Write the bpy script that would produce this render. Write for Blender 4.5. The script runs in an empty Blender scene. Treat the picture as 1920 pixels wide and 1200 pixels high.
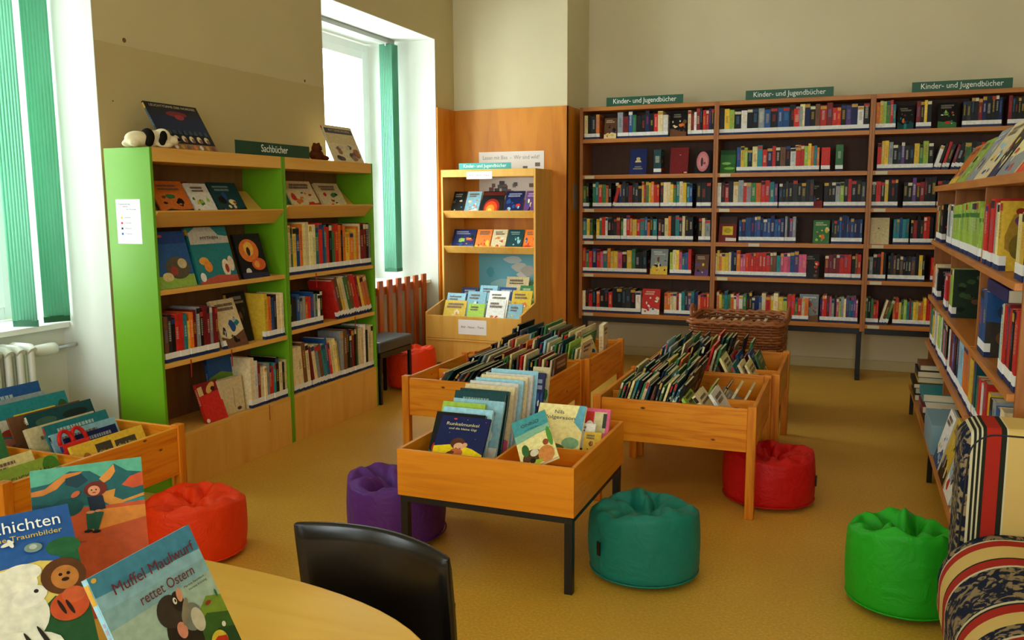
import bpy, math, random
from mathutils import Vector, Matrix
from math import sin, cos, pi, radians, sqrt

# ---------------------------------------------------------------- camera, world, light, exposure
scene = bpy.context.scene
COL = bpy.data.collections.new('library'); scene.collection.children.link(COL)
scene.view_settings.view_transform = 'Standard'
scene.view_settings.look = 'None'
scene.view_settings.exposure = 0.84
scene.view_settings.gamma = 1.0
FILL = 4.0      # strength of the two unseen fill lamps added under the ceiling
scene.view_settings.use_curve_mapping = False
EYE = Vector((0, 0, 1.5))
yaw, pit, rol = .37790, .13742, -.0046
f_ = Vector((-sin(yaw)*cos(pit), cos(yaw)*cos(pit), -sin(pit)))
r_ = Vector((cos(yaw), sin(yaw), 0)); u_ = r_.cross(f_)
r2 = cos(rol)*r_ + sin(rol)*u_; u2 = -sin(rol)*r_ + cos(rol)*u_
cam = bpy.data.objects.new('camera', bpy.data.cameras.new('camera')); COL.objects.link(cam)
m = Matrix.Identity(4)
for i in range(3):
    m[i][0], m[i][1], m[i][2], m[i][3] = r2[i], u2[i], -f_[i], EYE[i]
cam.matrix_world = m
cam.data.sensor_width = 36.0
cam.data.lens = 36.0*1603.2/1920
cam.data.clip_start = .05
scene.camera = cam

world = bpy.data.worlds.new('sky'); scene.world = world; world.use_nodes = True
bg = world.node_tree.nodes['Background']
bg.inputs[0].default_value = (.93, .98, 1.0, 1); bg.inputs[1].default_value = 6.5

scene.cycles.use_denoising = True
scene.cycles.max_bounces = 8
scene.cycles.diffuse_bounces = 6
scene.cycles.transparent_max_bounces = 12
scene.cycles.sample_clamp_indirect = 6.0
scene.cycles.caustics_reflective = False
scene.cycles.caustics_refractive = False

def area(name, loc, look, sx, sy, power, color=(1, 1, 1), portal=False):
    l = bpy.data.lights.new(name, 'AREA'); l.shape = 'RECTANGLE'; l.size = sx; l.size_y = sy
    l.energy = power; l.color = color
    o = bpy.data.objects.new(name, l); COL.objects.link(o)
    o.location = loc
    o.rotation_euler = (Vector(look)-Vector(loc)).to_track_quat('-Z', 'Y').to_euler()
    if portal: l.cycles.is_portal = True
    return o
# daylight through the windows; those behind the camera are unseen, added for fill
area('window_portal', (-4.40, 6.20, 1.86), (0, 6.20, 1.86), 2.1, 1.7, 1, portal=True)
area('window_portal', (-4.40, 2.42, 1.80), (0, 2.42, 1.80), 2.0, 1.8, 1, portal=True)
area('window_portal', (-4.40, -1.2, 1.80), (0, -1.2, 1.80), 2.0, 1.8, 1, portal=True)
area('window_portal', (-2.2, -3.28, 1.9), (-2.2, 0, 1.9), 2.0, 1.9, 1, portal=True)
area('window_portal', (.9, -3.28, 1.9), (.9, 0, 1.9), 2.0, 1.9, 1, portal=True)
# unseen fill lamps, added under the ceiling, are built in section FILL LAMPS

# ---------------------------------------------------------------- helpers
def lin(c):
    return c/12.92 if c <= .04045 else ((c+.055)/1.055)**2.4
def rgb(h):
    h = h.lstrip('#'); return tuple(lin(int(h[i:i+2], 16)/255) for i in (0, 2, 4))+(1,)
def V(*a): return Vector(a)
def unit(*a): return Vector(a).normalized()

class MB:
    """collects polygons with a colour and a material slot each; build() links them as one mesh object"""
    def __init__(s): s.v = []; s.f = []; s.c = []; s.m = []; s.s = []
    def add(s, vs, fs, col=(1, 1, 1, 1), mi=0, sm=False):
        n = len(s.v); s.v += [tuple(p) for p in vs]
        for f in fs:
            s.f.append([n+i for i in f]); s.c.append(col); s.m.append(mi); s.s.append(sm)
        return s
    def box(s, a, b, col=(1, 1, 1, 1), mi=0, M=None):
        x0, y0, z0 = a; x1, y1, z1 = b
        if x0 > x1: x0, x1 = x1, x0
        if y0 > y1: y0, y1 = y1, y0
        if z0 > z1: z0, z1 = z1, z0
        vs = [V(x, y, z) for z in (z0, z1) for y in (y0, y1) for x in (x0, x1)]
        if M is not None: vs = [M @ p for p in vs]
        return s.add(vs, [(0, 2, 3, 1), (4, 5, 7, 6), (0, 1, 5, 4), (2, 6, 7, 3), (0, 4, 6, 2), (1, 3, 7, 5)], col, mi)
    def poly(s, pts, col=(1, 1, 1, 1), mi=0):
        return s.add(pts, [tuple(range(len(pts)))], col, mi)
    def prism(s, pts, d, col=(1, 1, 1, 1), mi=0):
        """closed outline pts (3D) pushed along vector d"""
        d = Vector(d); n = len(pts); a = [Vector(p) for p in pts]; b = [p+d for p in a]
        if (a[1]-a[0]).cross(a[2]-a[1]).dot(d) < 0: a.reverse(); b.reverse()
        fs = [tuple(reversed(range(n))), tuple(range(n, 2*n))]+[(i, (i+1) % n, n+(i+1) % n, n+i) for i in range(n)]
        return s.add(a+b, fs, col, mi)
    def tube(s, pts, r, n=8, col=(1, 1, 1, 1), mi=0, closed=False, caps=True):
        pts = [Vector(p) for p in pts]; k = len(pts); rr = r if isinstance(r, (list, tuple)) else [r]*k
        vs = []; up = V(0, 0, 1)
        for i, p in enumerate(pts):
            a = pts[(i-1) % k] if (closed or i > 0) else pts[i]
            b = pts[(i+1) % k] if (closed or i < k-1) else pts[i]
            t = (b-a).normalized()
            x = t.cross(up)
            if x.length < .05: x = t.cross(V(0, 1, 0))
            x.normalize(); y = x.cross(t)
            for j in range(n):
                an = 2*pi*j/n; vs.append(p+(x*cos(an)+y*sin(an))*rr[i])
        fs = []
        for i in range(k if closed else k-1):
            i2 = (i+1) % k
            for j in range(n):
                fs.append((i*n+j, i2*n+j, i2*n+(j+1) % n, i*n+(j+1) % n))
        s.add(vs, fs, col, mi, True)
        if caps and not closed:
            s.add(vs, [tuple(range(n)), tuple(reversed(range((k-1)*n, k*n)))], col, mi)
        return s
    def cyl(s, a, b, r, n=16, col=(1, 1, 1, 1), mi=0): return s.tube([a, b], r, n, col, mi)
    def ball(s, c, r, col=(1, 1, 1, 1), mi=0, nu=14, nv=10):
        rx, ry, rz = r if isinstance(r, (list, tuple)) else (r, r, r)
        vs = [V(c[0]+rx*sin(pi*i/nv)*cos(2*pi*j/nu), c[1]+ry*sin(pi*i/nv)*sin(2*pi*j/nu), c[2]+rz*cos(pi*i/nv)) for i in range(nv+1) for j in range(nu)]
        fs = [(i*nu+j, (i+1)*nu+j, (i+1)*nu+(j+1) % nu, i*nu+(j+1) % nu) for i in range(nv) for j in range(nu)]
        return s.add(vs, fs, col, mi, True)
    def build(s, name, mats, parent=None, bevel=0, seg=2, loc=None, label=None):
        me = bpy.data.meshes.new(name); me.from_pydata(s.v, [], s.f)
        if not isinstance(mats, (list, tuple)): mats = [mats]
        for mm in mats: me.materials.append(mm)
        me.polygons.foreach_set('material_index', s.m); me.polygons.foreach_set('use_smooth', s.s)
        at = me.color_attributes.new('Col', 'FLOAT_COLOR', 'CORNER')
        buf = []
        for p, c in zip(s.f, s.c): buf += list(c)*len(p)
        at.data.foreach_set('color', buf)
        me.update()
        o = bpy.data.objects.new(name, me); COL.objects.link(o)
        if parent is not None: o.parent = parent
        if loc: o.location = loc
        if label: o['label'] = label
        if bevel:
            b = o.modifiers.new('bevel', 'BEVEL'); b.width = bevel; b.segments = seg; b.limit_method = 'ANGLE'
            b.angle_limit = radians(50); b.harden_normals = True
        return o

def tag(o, label, cat, group=None, kind=None):
    o['label'] = label; o['category'] = cat
    if group: o['group'] = group
    if kind: o['kind'] = kind
    return o
def thing(name, label, cat, loc=(0, 0, 0), rz=0, group=None):
    o = bpy.data.objects.new(name, None); COL.objects.link(o); o.empty_display_size = .1
    o.location = loc; o.rotation_euler = (0, 0, rz)
    return tag(o, label, cat, group)
def struct(name, mb, mat, bevel=0, parent=None):
    o = mb.build(name, mat, parent, bevel)
    if parent is None: o['kind'] = 'structure'
    return o
def frame(o, u, v):
    u = Vector(u).normalized(); v = Vector(v); v = (v-u*v.dot(u)).normalized(); n = u.cross(v)
    M = Matrix.Identity(4)
    for i in range(3): M[i][0], M[i][1], M[i][2], M[i][3] = u[i], v[i], n[i], o[i]
    return M

# ---------------------------------------------------------------- materials
def mat(name, col='#808080', rough=.5, spec=.5, metal=0, vcol=False, coat=0):
    m = bpy.data.materials.new(name); m.use_nodes = True
    b = m.node_tree.nodes['Principled BSDF']
    b.inputs['Base Color'].default_value = rgb(col) if isinstance(col, str) else col
    b.inputs['Roughness'].default_value = rough; b.inputs['Metallic'].default_value = metal
    b.inputs['Specular IOR Level'].default_value = spec
    if coat: b.inputs['Coat Weight'].default_value = coat
    if vcol:
        a = m.node_tree.nodes.new('ShaderNodeVertexColor'); a.layer_name = 'Col'
        m.node_tree.links.new(a.outputs[0], b.inputs['Base Color'])
    return m
def nd(m, t, **k):
    n = m.node_tree.nodes.new(t)
    for a, v in k.items():
        if a in n.inputs.keys() and not hasattr(n, a): n.inputs[a].default_value = v
        elif hasattr(n, a): setattr(n, a, v)
        else: n.inputs[a].default_value = v
    return n
def ln(m, a, b): m.node_tree.links.new(a, b)
def bsdf(m): return m.node_tree.nodes['Principled BSDF']
def ramp(m, stops, interp='LINEAR'):
    r = m.node_tree.nodes.new('ShaderNodeValToRGB'); cr = r.color_ramp; cr.interpolation = interp
    while len(cr.elements) < len(stops): cr.elements.new(.5)
    for e, (p, c) in zip(cr.elements, stops): e.position = p; e.color = rgb(c) if isinstance(c, str) else c
    return r
def bump(m, src, strength=.2, dist=.002):
    b = nd(m, 'ShaderNodeBump'); b.inputs['Strength'].default_value = strength; b.inputs['Distance'].default_value = dist
    ln(m, src, b.inputs['Height']); ln(m, b.outputs[0], bsdf(m).inputs['Normal'])
def wood(name, a, b, grain=(2, 40, 40), rough=.4, spec=.4, knots=None, seed=0):
    """planks with grain along the axis whose scale is small"""
    m = mat(name, a, rough, spec)
    tc = nd(m, 'ShaderNodeTexCoord'); mp = nd(m, 'ShaderNodeMapping'); mp.inputs['Scale'].default_value = grain
    mp.inputs['Location'].default_value = (seed, seed*.7, seed*1.3)
    ln(m, tc.outputs['Object'], mp.inputs[0])
    n1 = nd(m, 'ShaderNodeTexNoise'); n1.inputs['Scale'].default_value = 1.0; n1.inputs['Detail'].default_value = 5; n1.inputs['Distortion'].default_value = .6
    ln(m, mp.outputs[0], n1.inputs['Vector'])
    r = ramp(m, [(.3, b), (.55, a), (.8, a)]); ln(m, n1.outputs[0], r.inputs[0])
    out = r.outputs[0]
    if knots:
        mp2 = nd(m, 'ShaderNodeMapping'); mp2.inputs['Scale'].default_value = knots
        ln(m, tc.outputs['Object'], mp2.inputs[0])
        vo = nd(m, 'ShaderNodeTexVoronoi'); vo.inputs['Scale'].default_value = 1.0; vo.inputs['Randomness'].default_value = 1
        ln(m, mp2.outputs[0], vo.inputs['Vector'])
        kr = ramp(m, [(.06, (1, 1, 1, 1)), (.12, (0, 0, 0, 1))]); ln(m, vo.outputs['Distance'], kr.inputs[0])
        mx = nd(m, 'ShaderNodeMix', data_type='RGBA'); ln(m, kr.outputs[0], mx.inputs['Factor'])
        ln(m, out, mx.inputs['A']); mx.inputs['B'].default_value = rgb('#4a1d08'); out = mx.outputs['Result']
    ln(m, out, bsdf(m).inputs['Base Color'])
    bump(m, n1.outputs[0], .08, .001)
    return m
def plaster(name, a, rough=.9, seam=None, low=None):
    m = mat(name, a, rough, .2)
    ge = nd(m, 'ShaderNodeNewGeometry')
    n = nd(m, 'ShaderNodeTexNoise'); n.inputs['Scale'].default_value = 1.3; n.inputs['Detail'].default_value = 4
    ln(m, ge.outputs['Position'], n.inputs['Vector'])
    c = rgb(a); d = tuple(x*.93 for x in c[:3])+(1,)
    r = ramp(m, [(.35, d), (.65, c)]); ln(m, n.outputs[0], r.inputs[0]); out = r.outputs[0]
    if seam:
        sx = nd(m, 'ShaderNodeSeparateXYZ'); ln(m, ge.outputs['Position'], sx.inputs[0])
        n3 = nd(m, 'ShaderNodeTexNoise'); n3.inputs['Scale'].default_value = 9; ln(m, ge.outputs['Position'], n3.inputs['Vector'])
        ma = nd(m, 'ShaderNodeMath', operation='MULTIPLY_ADD'); ln(m, n3.outputs[0], ma.inputs[0]); ma.inputs[1].default_value = .012; ln(m, sx.outputs[2], ma.inputs[2])
        st = nd(m, 'ShaderNodeMath', operation='GREATER_THAN'); ln(m, ma.outputs[0], st.inputs[0]); st.inputs[1].default_value = seam
        mx = nd(m, 'ShaderNodeMix', data_type='RGBA'); ln(m, st.outputs[0], mx.inputs['Factor'])
        mx.inputs['A'].default_value = rgb(low); ln(m, out, mx.inputs['B']); out = mx.outputs['Result']
    ln(m, out, bsdf(m).inputs['Base Color'])
    n2 = nd(m, 'ShaderNodeTexNoise'); n2.inputs['Scale'].default_value = 60; n2.inputs['Detail'].default_value = 3
    ln(m, ge.outputs['Position'], n2.inputs['Vector']); bump(m, n2.outputs[0], .15, .003)
    return m

M_WALL = plaster('plaster_cream', '#cdbf92', seam=2.315, low='#bfae7e')
M_WALL_BACK = plaster('plaster_back', '#e0d6b4')
M_WHITE_WALL = plaster('plaster_white', '#dcdfd6')
M_CEIL = plaster('plaster_ceiling', '#e6e2d2')
M_PINE_X = wood('pine_along_x', '#e8921e', '#cf6c0c', (3, 30, 45), .35, .4, (7, 12, 15))
M_PINE_Y = wood('pine_along_y', '#e8921e', '#cf6c0c', (30, 3, 45), .35, .4, (12, 7, 15))
M_PINE_Z = wood('pine_along_z', '#e28a1c', '#c4640e', (35, 35, 3), .35, .4)
M_BEECH_X = wood('beech_box_x', '#e8921a', '#dc8410', (3, 40, 40), .4)
M_BEECH_Y = wood('beech_box_y', '#e8921a', '#dc8410', (40, 3, 40), .4)
M_MAPLE = wood('maple_upright', '#e6b258', '#dca044', (14, 14, 1.6), .42)
M_MAPLE_Y = wood('maple_along_y', '#e6b258', '#dca044', (14, 1.6, 20), .42)
M_TABLE = wood('maple_table', '#e8bb54', '#e0ae44', (2, 14, 14), .28, .5)
M_PANEL = wood('oak_panelling', '#d98a20', '#c27012', (7, 7, 1.2), .45)
M_SHELF = wood('brown_shelf_board', '#bd772c', '#a8621e', (2, 30, 30), .4)
M_SHELF_BACK = wood('brown_shelf_back', '#472309', '#391a06', (20, 20, 2), .6)
M_SHELF_Z = wood('brown_shelf_upright', '#a8662a', '#92521c', (30, 30, 2), .4)
M_SHELF_YY = wood('brown_shelf_side_unit', '#c77d34', '#b06a28', (30, 2, 30), .4)
M_SLAT = wood('mahogany_slat', '#b9591e', '#9c4414', (25, 25, 2), .3, .5)
M_GREEN = mat('green_laminate', '#6aa318', .38, .4)
M_GREEN_EDGE = mat('green_edge', '#7fb02c', .4, .4)
M_BLACK = mat('black_metal', '#0c0b0b', .35, .5)
M_WHITE = mat('white_paint', '#eef0ee', .4, .4)
M_RAD = mat('radiator_enamel', '#e6e6de', .35, .5)
M_VINYL = mat('black_vinyl', '#0b0c0e', .24, .5)
M_CHROME = mat('chrome', '#c0c0c0', .2, .5, 1)
M_PAPER = mat('page_paper', '#e9dfc0', .8, .2, vcol=True)
M_SHEET = mat('printed_paper', '#f4f2ee', .7, .2, vcol=True)
M_COVER = mat('book_cover', '#808080', .42, .22, vcol=True)
M_TEXTW = mat('white_lettering', '#f2f5ee', .6)
M_TEXTD = mat('dark_lettering', '#2a1c18', .6)
M_TEXTM = mat('maroon_lettering', '#6b1f2a', .6)
M_TEXTY = mat('yellow_lettering', '#d8d050', .6)
M_SIGN = mat('green_sign', '#0f5238', .4, .4)
M_SIGN_TEAL = mat('teal_sign', '#47a9a2', .4, .4)
# a little mottling on the printed covers
_n = nd(M_COVER, 'ShaderNodeTexNoise'); _n.inputs['Scale'].default_value = 55; _n.inputs['Detail'].default_value = 3
_t = nd(M_COVER, 'ShaderNodeTexCoord'); ln(M_COVER, _t.outputs['Object'], _n.inputs['Vector'])
_h = nd(M_COVER, 'ShaderNodeHueSaturation'); ln(M_COVER, M_COVER.node_tree.nodes['Color Attribute'].outputs[0], _h.inputs['Color'])
_r = nd(M_COVER, 'ShaderNodeMapRange'); ln(M_COVER, _n.outputs[0], _r.inputs[0]); _r.inputs[1].default_value = .3; _r.inputs[2].default_value = .7; _r.inputs[3].default_value = .84; _r.inputs[4].default_value = 1.1
ln(M_COVER, _r.outputs[0], _h.inputs['Value']); ln(M_COVER, _h.outputs[0], bsdf(M_COVER).inputs['Base Color'])
# floor: ochre linoleum with fine speckle
M_FLOOR = mat('linoleum', '#b98a43', .42, .4)
_g = nd(M_FLOOR, 'ShaderNodeNewGeometry')
_a = nd(M_FLOOR, 'ShaderNodeTexNoise'); _a.inputs['Scale'].default_value = 90; _a.inputs['Detail'].default_value = 3; ln(M_FLOOR, _g.outputs['Position'], _a.inputs['Vector'])
_b = nd(M_FLOOR, 'ShaderNodeTexNoise'); _b.inputs['Scale'].default_value = 1.6; _b.inputs['Detail'].default_value = 4; ln(M_FLOOR, _g.outputs['Position'], _b.inputs['Vector'])
_m = nd(M_FLOOR, 'ShaderNodeMath', operation='MULTIPLY_ADD'); ln(M_FLOOR, _b.outputs[0], _m.inputs[0]); _m.inputs[1].default_value = .6; ln(M_FLOOR, _a.outputs[0], _m.inputs[2])
_c = ramp(M_FLOOR, [(.45, '#c0902e'), (.8, '#cfa03a'), (1, '#deae48')]); ln(M_FLOOR, _m.outputs[0], _c.inputs[0]); ln(M_FLOOR, _c.outputs[0], bsdf(M_FLOOR).inputs['Base Color'])
bump(M_FLOOR, _a.outputs[0], .05, .001)
# window glass lets the daylight straight through and mirrors a little
M_GLASS = bpy.data.materials.new('window_glass'); M_GLASS.use_nodes = True
_nt = M_GLASS.node_tree; _nt.nodes.remove(bsdf(M_GLASS))
_tr = _nt.nodes.new('ShaderNodeBsdfTransparent'); _tr.inputs[0].default_value = (.93, .96, .95, 1)
_gl = _nt.nodes.new('ShaderNodeBsdfGlossy'); _gl.inputs['Roughness'].default_value = .02
_mx = _nt.nodes.new('ShaderNodeMixShader'); _mx.inputs[0].default_value = .05
_nt.links.new(_tr.outputs[0], _mx.inputs[1]); _nt.links.new(_gl.outputs[0], _mx.inputs[2])
_nt.links.new(_mx.outputs[0], _nt.nodes['Material Output'].inputs[0])
# fabric of the vertical blinds: lets light through
def blind_mat(name, col, tr):
    m = bpy.data.materials.new(name); m.use_nodes = True; nt = m.node_tree; b = bsdf(m)
    b.inputs['Base Color'].default_value = rgb(col); b.inputs['Roughness'].default_value = .8
    t = nt.nodes.new('ShaderNodeBsdfTranslucent'); t.inputs[0].default_value = rgb(col)
    x = nt.nodes.new('ShaderNodeMixShader'); x.inputs[0].default_value = tr
    nt.links.new(b.outputs[0], x.inputs[1]); nt.links.new(t.outputs[0], x.inputs[2]); nt.links.new(x.outputs[0], nt.nodes['Material Output'].inputs[0])
    return m
M_BLIND = blind_mat('green_blind_fabric', '#86c8aa', .55)
M_WEIGHT = mat('blind_weight', '#1f5e40', .4)

# ---------------------------------------------------------------- the room
XL, XR, YF, YB, ZC = -3.55, 2.6, -3.0, 8.15, 3.9
struct('floor', MB().box((-4.4, YF-.2, -.1), (XR+.2, YB+.2, 0)), M_FLOOR)
struct('ceiling', MB().box((-4.4, YF-.2, ZC), (XR+.2, YB+.2, ZC+.1)), M_CEIL)
struct('wall_back', MB().box((-4.4, YB, 0), (XR+.2, YB+.2, ZC)), M_WALL_BACK)
struct('wall_right', MB().box((XR, YF, 0), (XR+.2, YB, ZC)), M_WALL_BACK)
wf = MB(); FILL_WIN = [(-3.2, -1.2), (-.1, 1.9)]; ZF0, ZF1 = .95, 2.85  # openings for two unseen windows, added to bring in fill daylight
for a, b in ((-4.4, -3.2), (-1.2, -.1), (1.9, XR)): wf.box((a, YF-.3, 0), (b, YF, ZC))
for a, b in FILL_WIN: wf.box((a, YF-.3, 0), (b, YF, ZF0)); wf.box((a, YF-.3, ZF1), (b, YF, ZC))
struct('wall_front', wf, M_WALL_BACK)
for i, (a, b) in enumerate(FILL_WIN):
    f = MB(); y = YF-.2
    for q in ((a, a+.07, ZF0, ZF1), (b-.07, b, ZF0, ZF1), (a+.07, b-.07, ZF0, ZF0+.07), (a+.07, b-.07, ZF1-.07, ZF1), ((a+b)/2-.05, (a+b)/2+.05, ZF0+.07, ZF1-.07)): f.box((q[0], y-.04, q[2]), (q[1], y+.04, q[3]))
    rt_ = struct('window_%d' % (i+4), f, M_WHITE)  # frame of an added window behind the camera
    MB().box((a+.07, y-.004, ZF0+.07), (b-.07, y, ZF1-.07)).build('pane', M_GLASS, rt_)
w = MB(); HDR = 2.944
WIN = [(-2.1, -.3, .88, -3.9), (1.55, 3.325, .88, -3.9), (5.325, 7.10, .79, -3.68)]   # y0, y1, sill height, face of the wall under the sill; first window unseen, added for daylight
ys = [YF]+[v for q in WIN for v in q[:2]]+[YB]
for i in range(0, len(ys), 2): w.box((-4.35, ys[i], 0), (XL, ys[i+1], ZC))
for y0, y1, sz, xb in WIN:
    w.box((-4.35, y0, HDR), (XL, y1, ZC)); w.box((-4.35, y0, 0), (xb, y1, sz-.03))
struct('wall_left', w, M_WALL)
for i, (y0, y1, sz, xb) in enumerate(WIN):
    t = MB(); e = .004
    t.box((-4.28, y0, 0), (XL+.001, y0+e, HDR)); t.box((-4.28, y1-e, 0), (XL+.001, y1, HDR)); t.box((-4.28, y0, HDR-e), (XL+.001, y1, HDR))
    t.box((xb, y0, 0), (xb+e, y1, sz-.03))
    struct('trim_%d' % (i+1), t, M_WHITE_WALL)
    s = MB().box((-4.22, y0+.004, sz-.03), (xb+.05, y1-.004, sz))
    struct('trim_%d' % (i+4), s, M_WHITE, .004)
    # window: frame, two casements with a transom, panes
    x = -4.25; f = MB()
    def bar(ya, yb, za, zb, d=.05): f.box((x-d, ya, za), (x+d*.6, yb, zb))
    bar(y0+.02, y0+.09, sz, HDR-.02); bar(y1-.09, y1-.02, sz, HDR-.02); bar(y0+.09, y1-.09, HDR-.09, HDR-.02); bar(y0+.09, y1-.09, sz, sz+.07)
    root = struct('window_%d' % (i+1), f, M_WHITE, .006)
    ym = (y0+y1)/2; zt = sz+1.62
    for a, b in ((y0+.09, ym), (ym, y1-.09)):
        for c, d in ((sz+.07, HDR-.09),):
            g = MB(); k = .07
            for q in ((a, a+k, c, d), (b-k, b, c, d), (a+k, b-k, c, c+k), (a+k, b-k, d-k, d)): g.box((x-.03, q[0], q[2]), (x+.045, q[1], q[3]))
            sash = g.build('casement', M_WHITE, root, .004)
            MB().box((x-.004, a+k, c+k), (x, b-k, d-k)).build('pane', M_GLASS, sash)
    hd = MB().box((x+.03, y1-.125, sz+.9), (x+.06, y1-.10, sz+1.02)); hd.box((x+.05, y1-.12, sz+.95), (x+.075, y1-.105, sz+1.07))
    hd.build('window_handle', M_RAD, root, .003)
# chimney breast with wood panelling
struct('wall_pilaster', MB().box((XL, 7.485, 0), (-2.43, YB, ZC)), M_WALL_BACK)
pn = MB().box((XL, 7.47, .06), (-2.415, 7.485, 2.35)).box((-2.43, 7.47, .06), (-2.415, YB, 2.35)).box((XL, 7.103, .06), (XL+.015, 7.47, 2.35))
struct('trim_7', pn, M_PANEL, .002)
struct('baseboard_back', MB().box((-2.41, YB-.018, 0), (XR, YB, .09)), mat('baseboard_paint', '#cdbf92', .5), .004)
struct('baseboard_left', MB().box((XL, 3.33, 0), (XL+.014, 5.32, .08)), mat('baseboard_left_paint', '#c9b684', .5), .004)
# dowel holes in the left wall above the bookcase
hole = MB()
for y, z, r in ((3.52, 2.337, .012), (5.1, 2.33, .009), (3.42, 2.02, .004)): hole.ball((XL+.001, y, z), (.003, r, r))
struct('trim_8', hole, mat('dowel_hole', '#5a4a30', .9))

# ---------------------------------------------------------------- blinds, radiator, cover
def blind(name, label, x, y0, y1, ztop, zbot, vanes):
    t = thing(name, label, 'blind', (x, y1, 0))
    MB().box((-.03, y0-y1, ztop), (.03, -.006, ztop+.04)).build('headrail', mat('blind_rail_grey', '#9a9c94', .4, .5), t, .004)
    for (dy, ang, wd) in vanes:
        c, s_ = cos(ang), sin(ang); g = MB(); n = 8
        def P(a, z, o=0): return (a*c-o*s_, dy+a*s_+o*c, z)
        zb = zbot+.03
        for k in range(n):
            a0, a1 = -wd/2+wd*k/n, -wd/2+wd*(k+1)/n
            b0, b1 = .006*cos(a0/wd*pi), .006*cos(a1/wd*pi)
            g.add([P(a0, zb, b0), P(a1, zb, b1), P(a1, ztop-.005, b1), P(a0, ztop-.005, b0)], [(0, 1, 2, 3)], sm=True)
        v = g.build('vane', M_BLIND, t); so = v.modifiers.new('thickness', 'SOLIDIFY'); so.thickness = .0012
        h = MB()
        h.prism([P(-wd/2, zbot, .004), P(wd/2, zbot, .004), P(wd/2, zbot, .010), P(-wd/2, zbot, .010)], (0, 0, .034))
        h.build('vane_weight', M_WEIGHT, v)
        k = MB(); k.box((-.004, dy-.004, ztop-.02), (.004, dy+.004, ztop+.005)); k.build('vane_hook', M_WHITE, v)
    return t
blind('vertical_blind', 'green vertical blind hanging drawn aside in the far window niche', -3.94, 5.4, 7.02, 2.90, .865,
      [(-.12+.012*i, radians(2+1.5*i), .127) for i in range(9)])
blind('vertical_blind', 'green vertical blind with spaced vanes at the leftmost window', -3.86, 1.6, 3.30, 2.88, .885,
      [(-.045, radians(64), .127), (-.235, radians(22), .127)]+[(-.47-.108*i, radians(80), .127) for i in range(11)])  # out-of-view vanes turned nearly shut to hold back daylight

rad = thing('radiator', 'white ribbed radiator under the sill of the leftmost window', 'radiator', (-3.78, 3.0, 0))
for i in range(20):
    y = -.03-.062*i; g = MB()
    for x in (-.06, .0, .06):
        g.tube([(x, y, .14), (x, y, .79)], [.017]*2, 8)
    g.tube([(-.075, y, .14), (-.06, y, .125), (.06, y, .125), (.075, y, .14)], .022, 8)
    g.tube([(-.075, y, .785), (-.055, y, .80), (.055, y, .80), (.075, y, .785)], .024, 8)
    g.build('radiator_rib', M_RAD, rad)
MB().tube([(0, .0, .775), (0, -1.24, .775)], .018).tube([(0, 0, .15), (0, -1.24, .15)], .018).build('header_pipe', M_RAD, rad)
MB().box((-.05, -.1, 0), (.05, -.07, .13)).box((-.05, -1.15, 0), (.05, -1.12, .13)).build('radiator_foot', M_RAD, rad, .004)
pv = MB().tube([(-.02, 0, .765), (-.025, .08, .762)], .012).tube([(-.03, .18, .76), (-.03, .318, .762)], .011)
pv.build('supply_pipe', M_CHROME, rad)
MB().tube([(-.022, .05, .763), (-.024, .065, .763), (-.026, .15, .762), (-.03, .18, .762), (-.03, .185, .762)], [.018, .030, .032, .030, .012], 14).build('thermostat_valve', M_WHITE, rad)

cov = thing('radiator_cover', 'red brown slatted wood radiator cover behind the dark bench', 'radiator cover', (-3.60, 6.20, 0))
for i in range(10):
    y = .70-.155*i
    MB().box((-.012, y-.035, .08), (.012, y+.035, .858)).build('slat', M_SLAT, cov, .004)
MB().box((-.045, -.80, .735), (-.012, .775, .80)).build('rail', M_SLAT, cov, .003)
MB().box((-.045, -.80, .14), (-.012, .76, .20)).build('rail', M_SLAT, cov, .003)
for y in (-.79, .73): MB().box((-.045, y, 0), (-.013, y+.03, .735)).build('post', M_SLAT, cov, .003)

# ---------------------------------------------------------------- bench
bn = thing('bench', 'low bench with dark grey upholstered seat against the slatted cover', 'bench', (-3.32, 5.62, .02))
M_BENCH = mat('grey_vinyl', '#3a3d42', .38, .5)
MB().box((-.145, -.20, .37), (.125, .30, .455)).build('seat', M_BENCH, bn, .018, 3)
MB().box((-.14, -.19, .33), (.12, .29, .37)).build('seat_frame', M_BLACK, bn, .003)
for x in (-.135, .09):
    for y in (-.19, .265): MB().box((x, y, -.02), (x+.025, y+.025, .33)).build('leg', M_BLACK, bn, .003)

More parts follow.
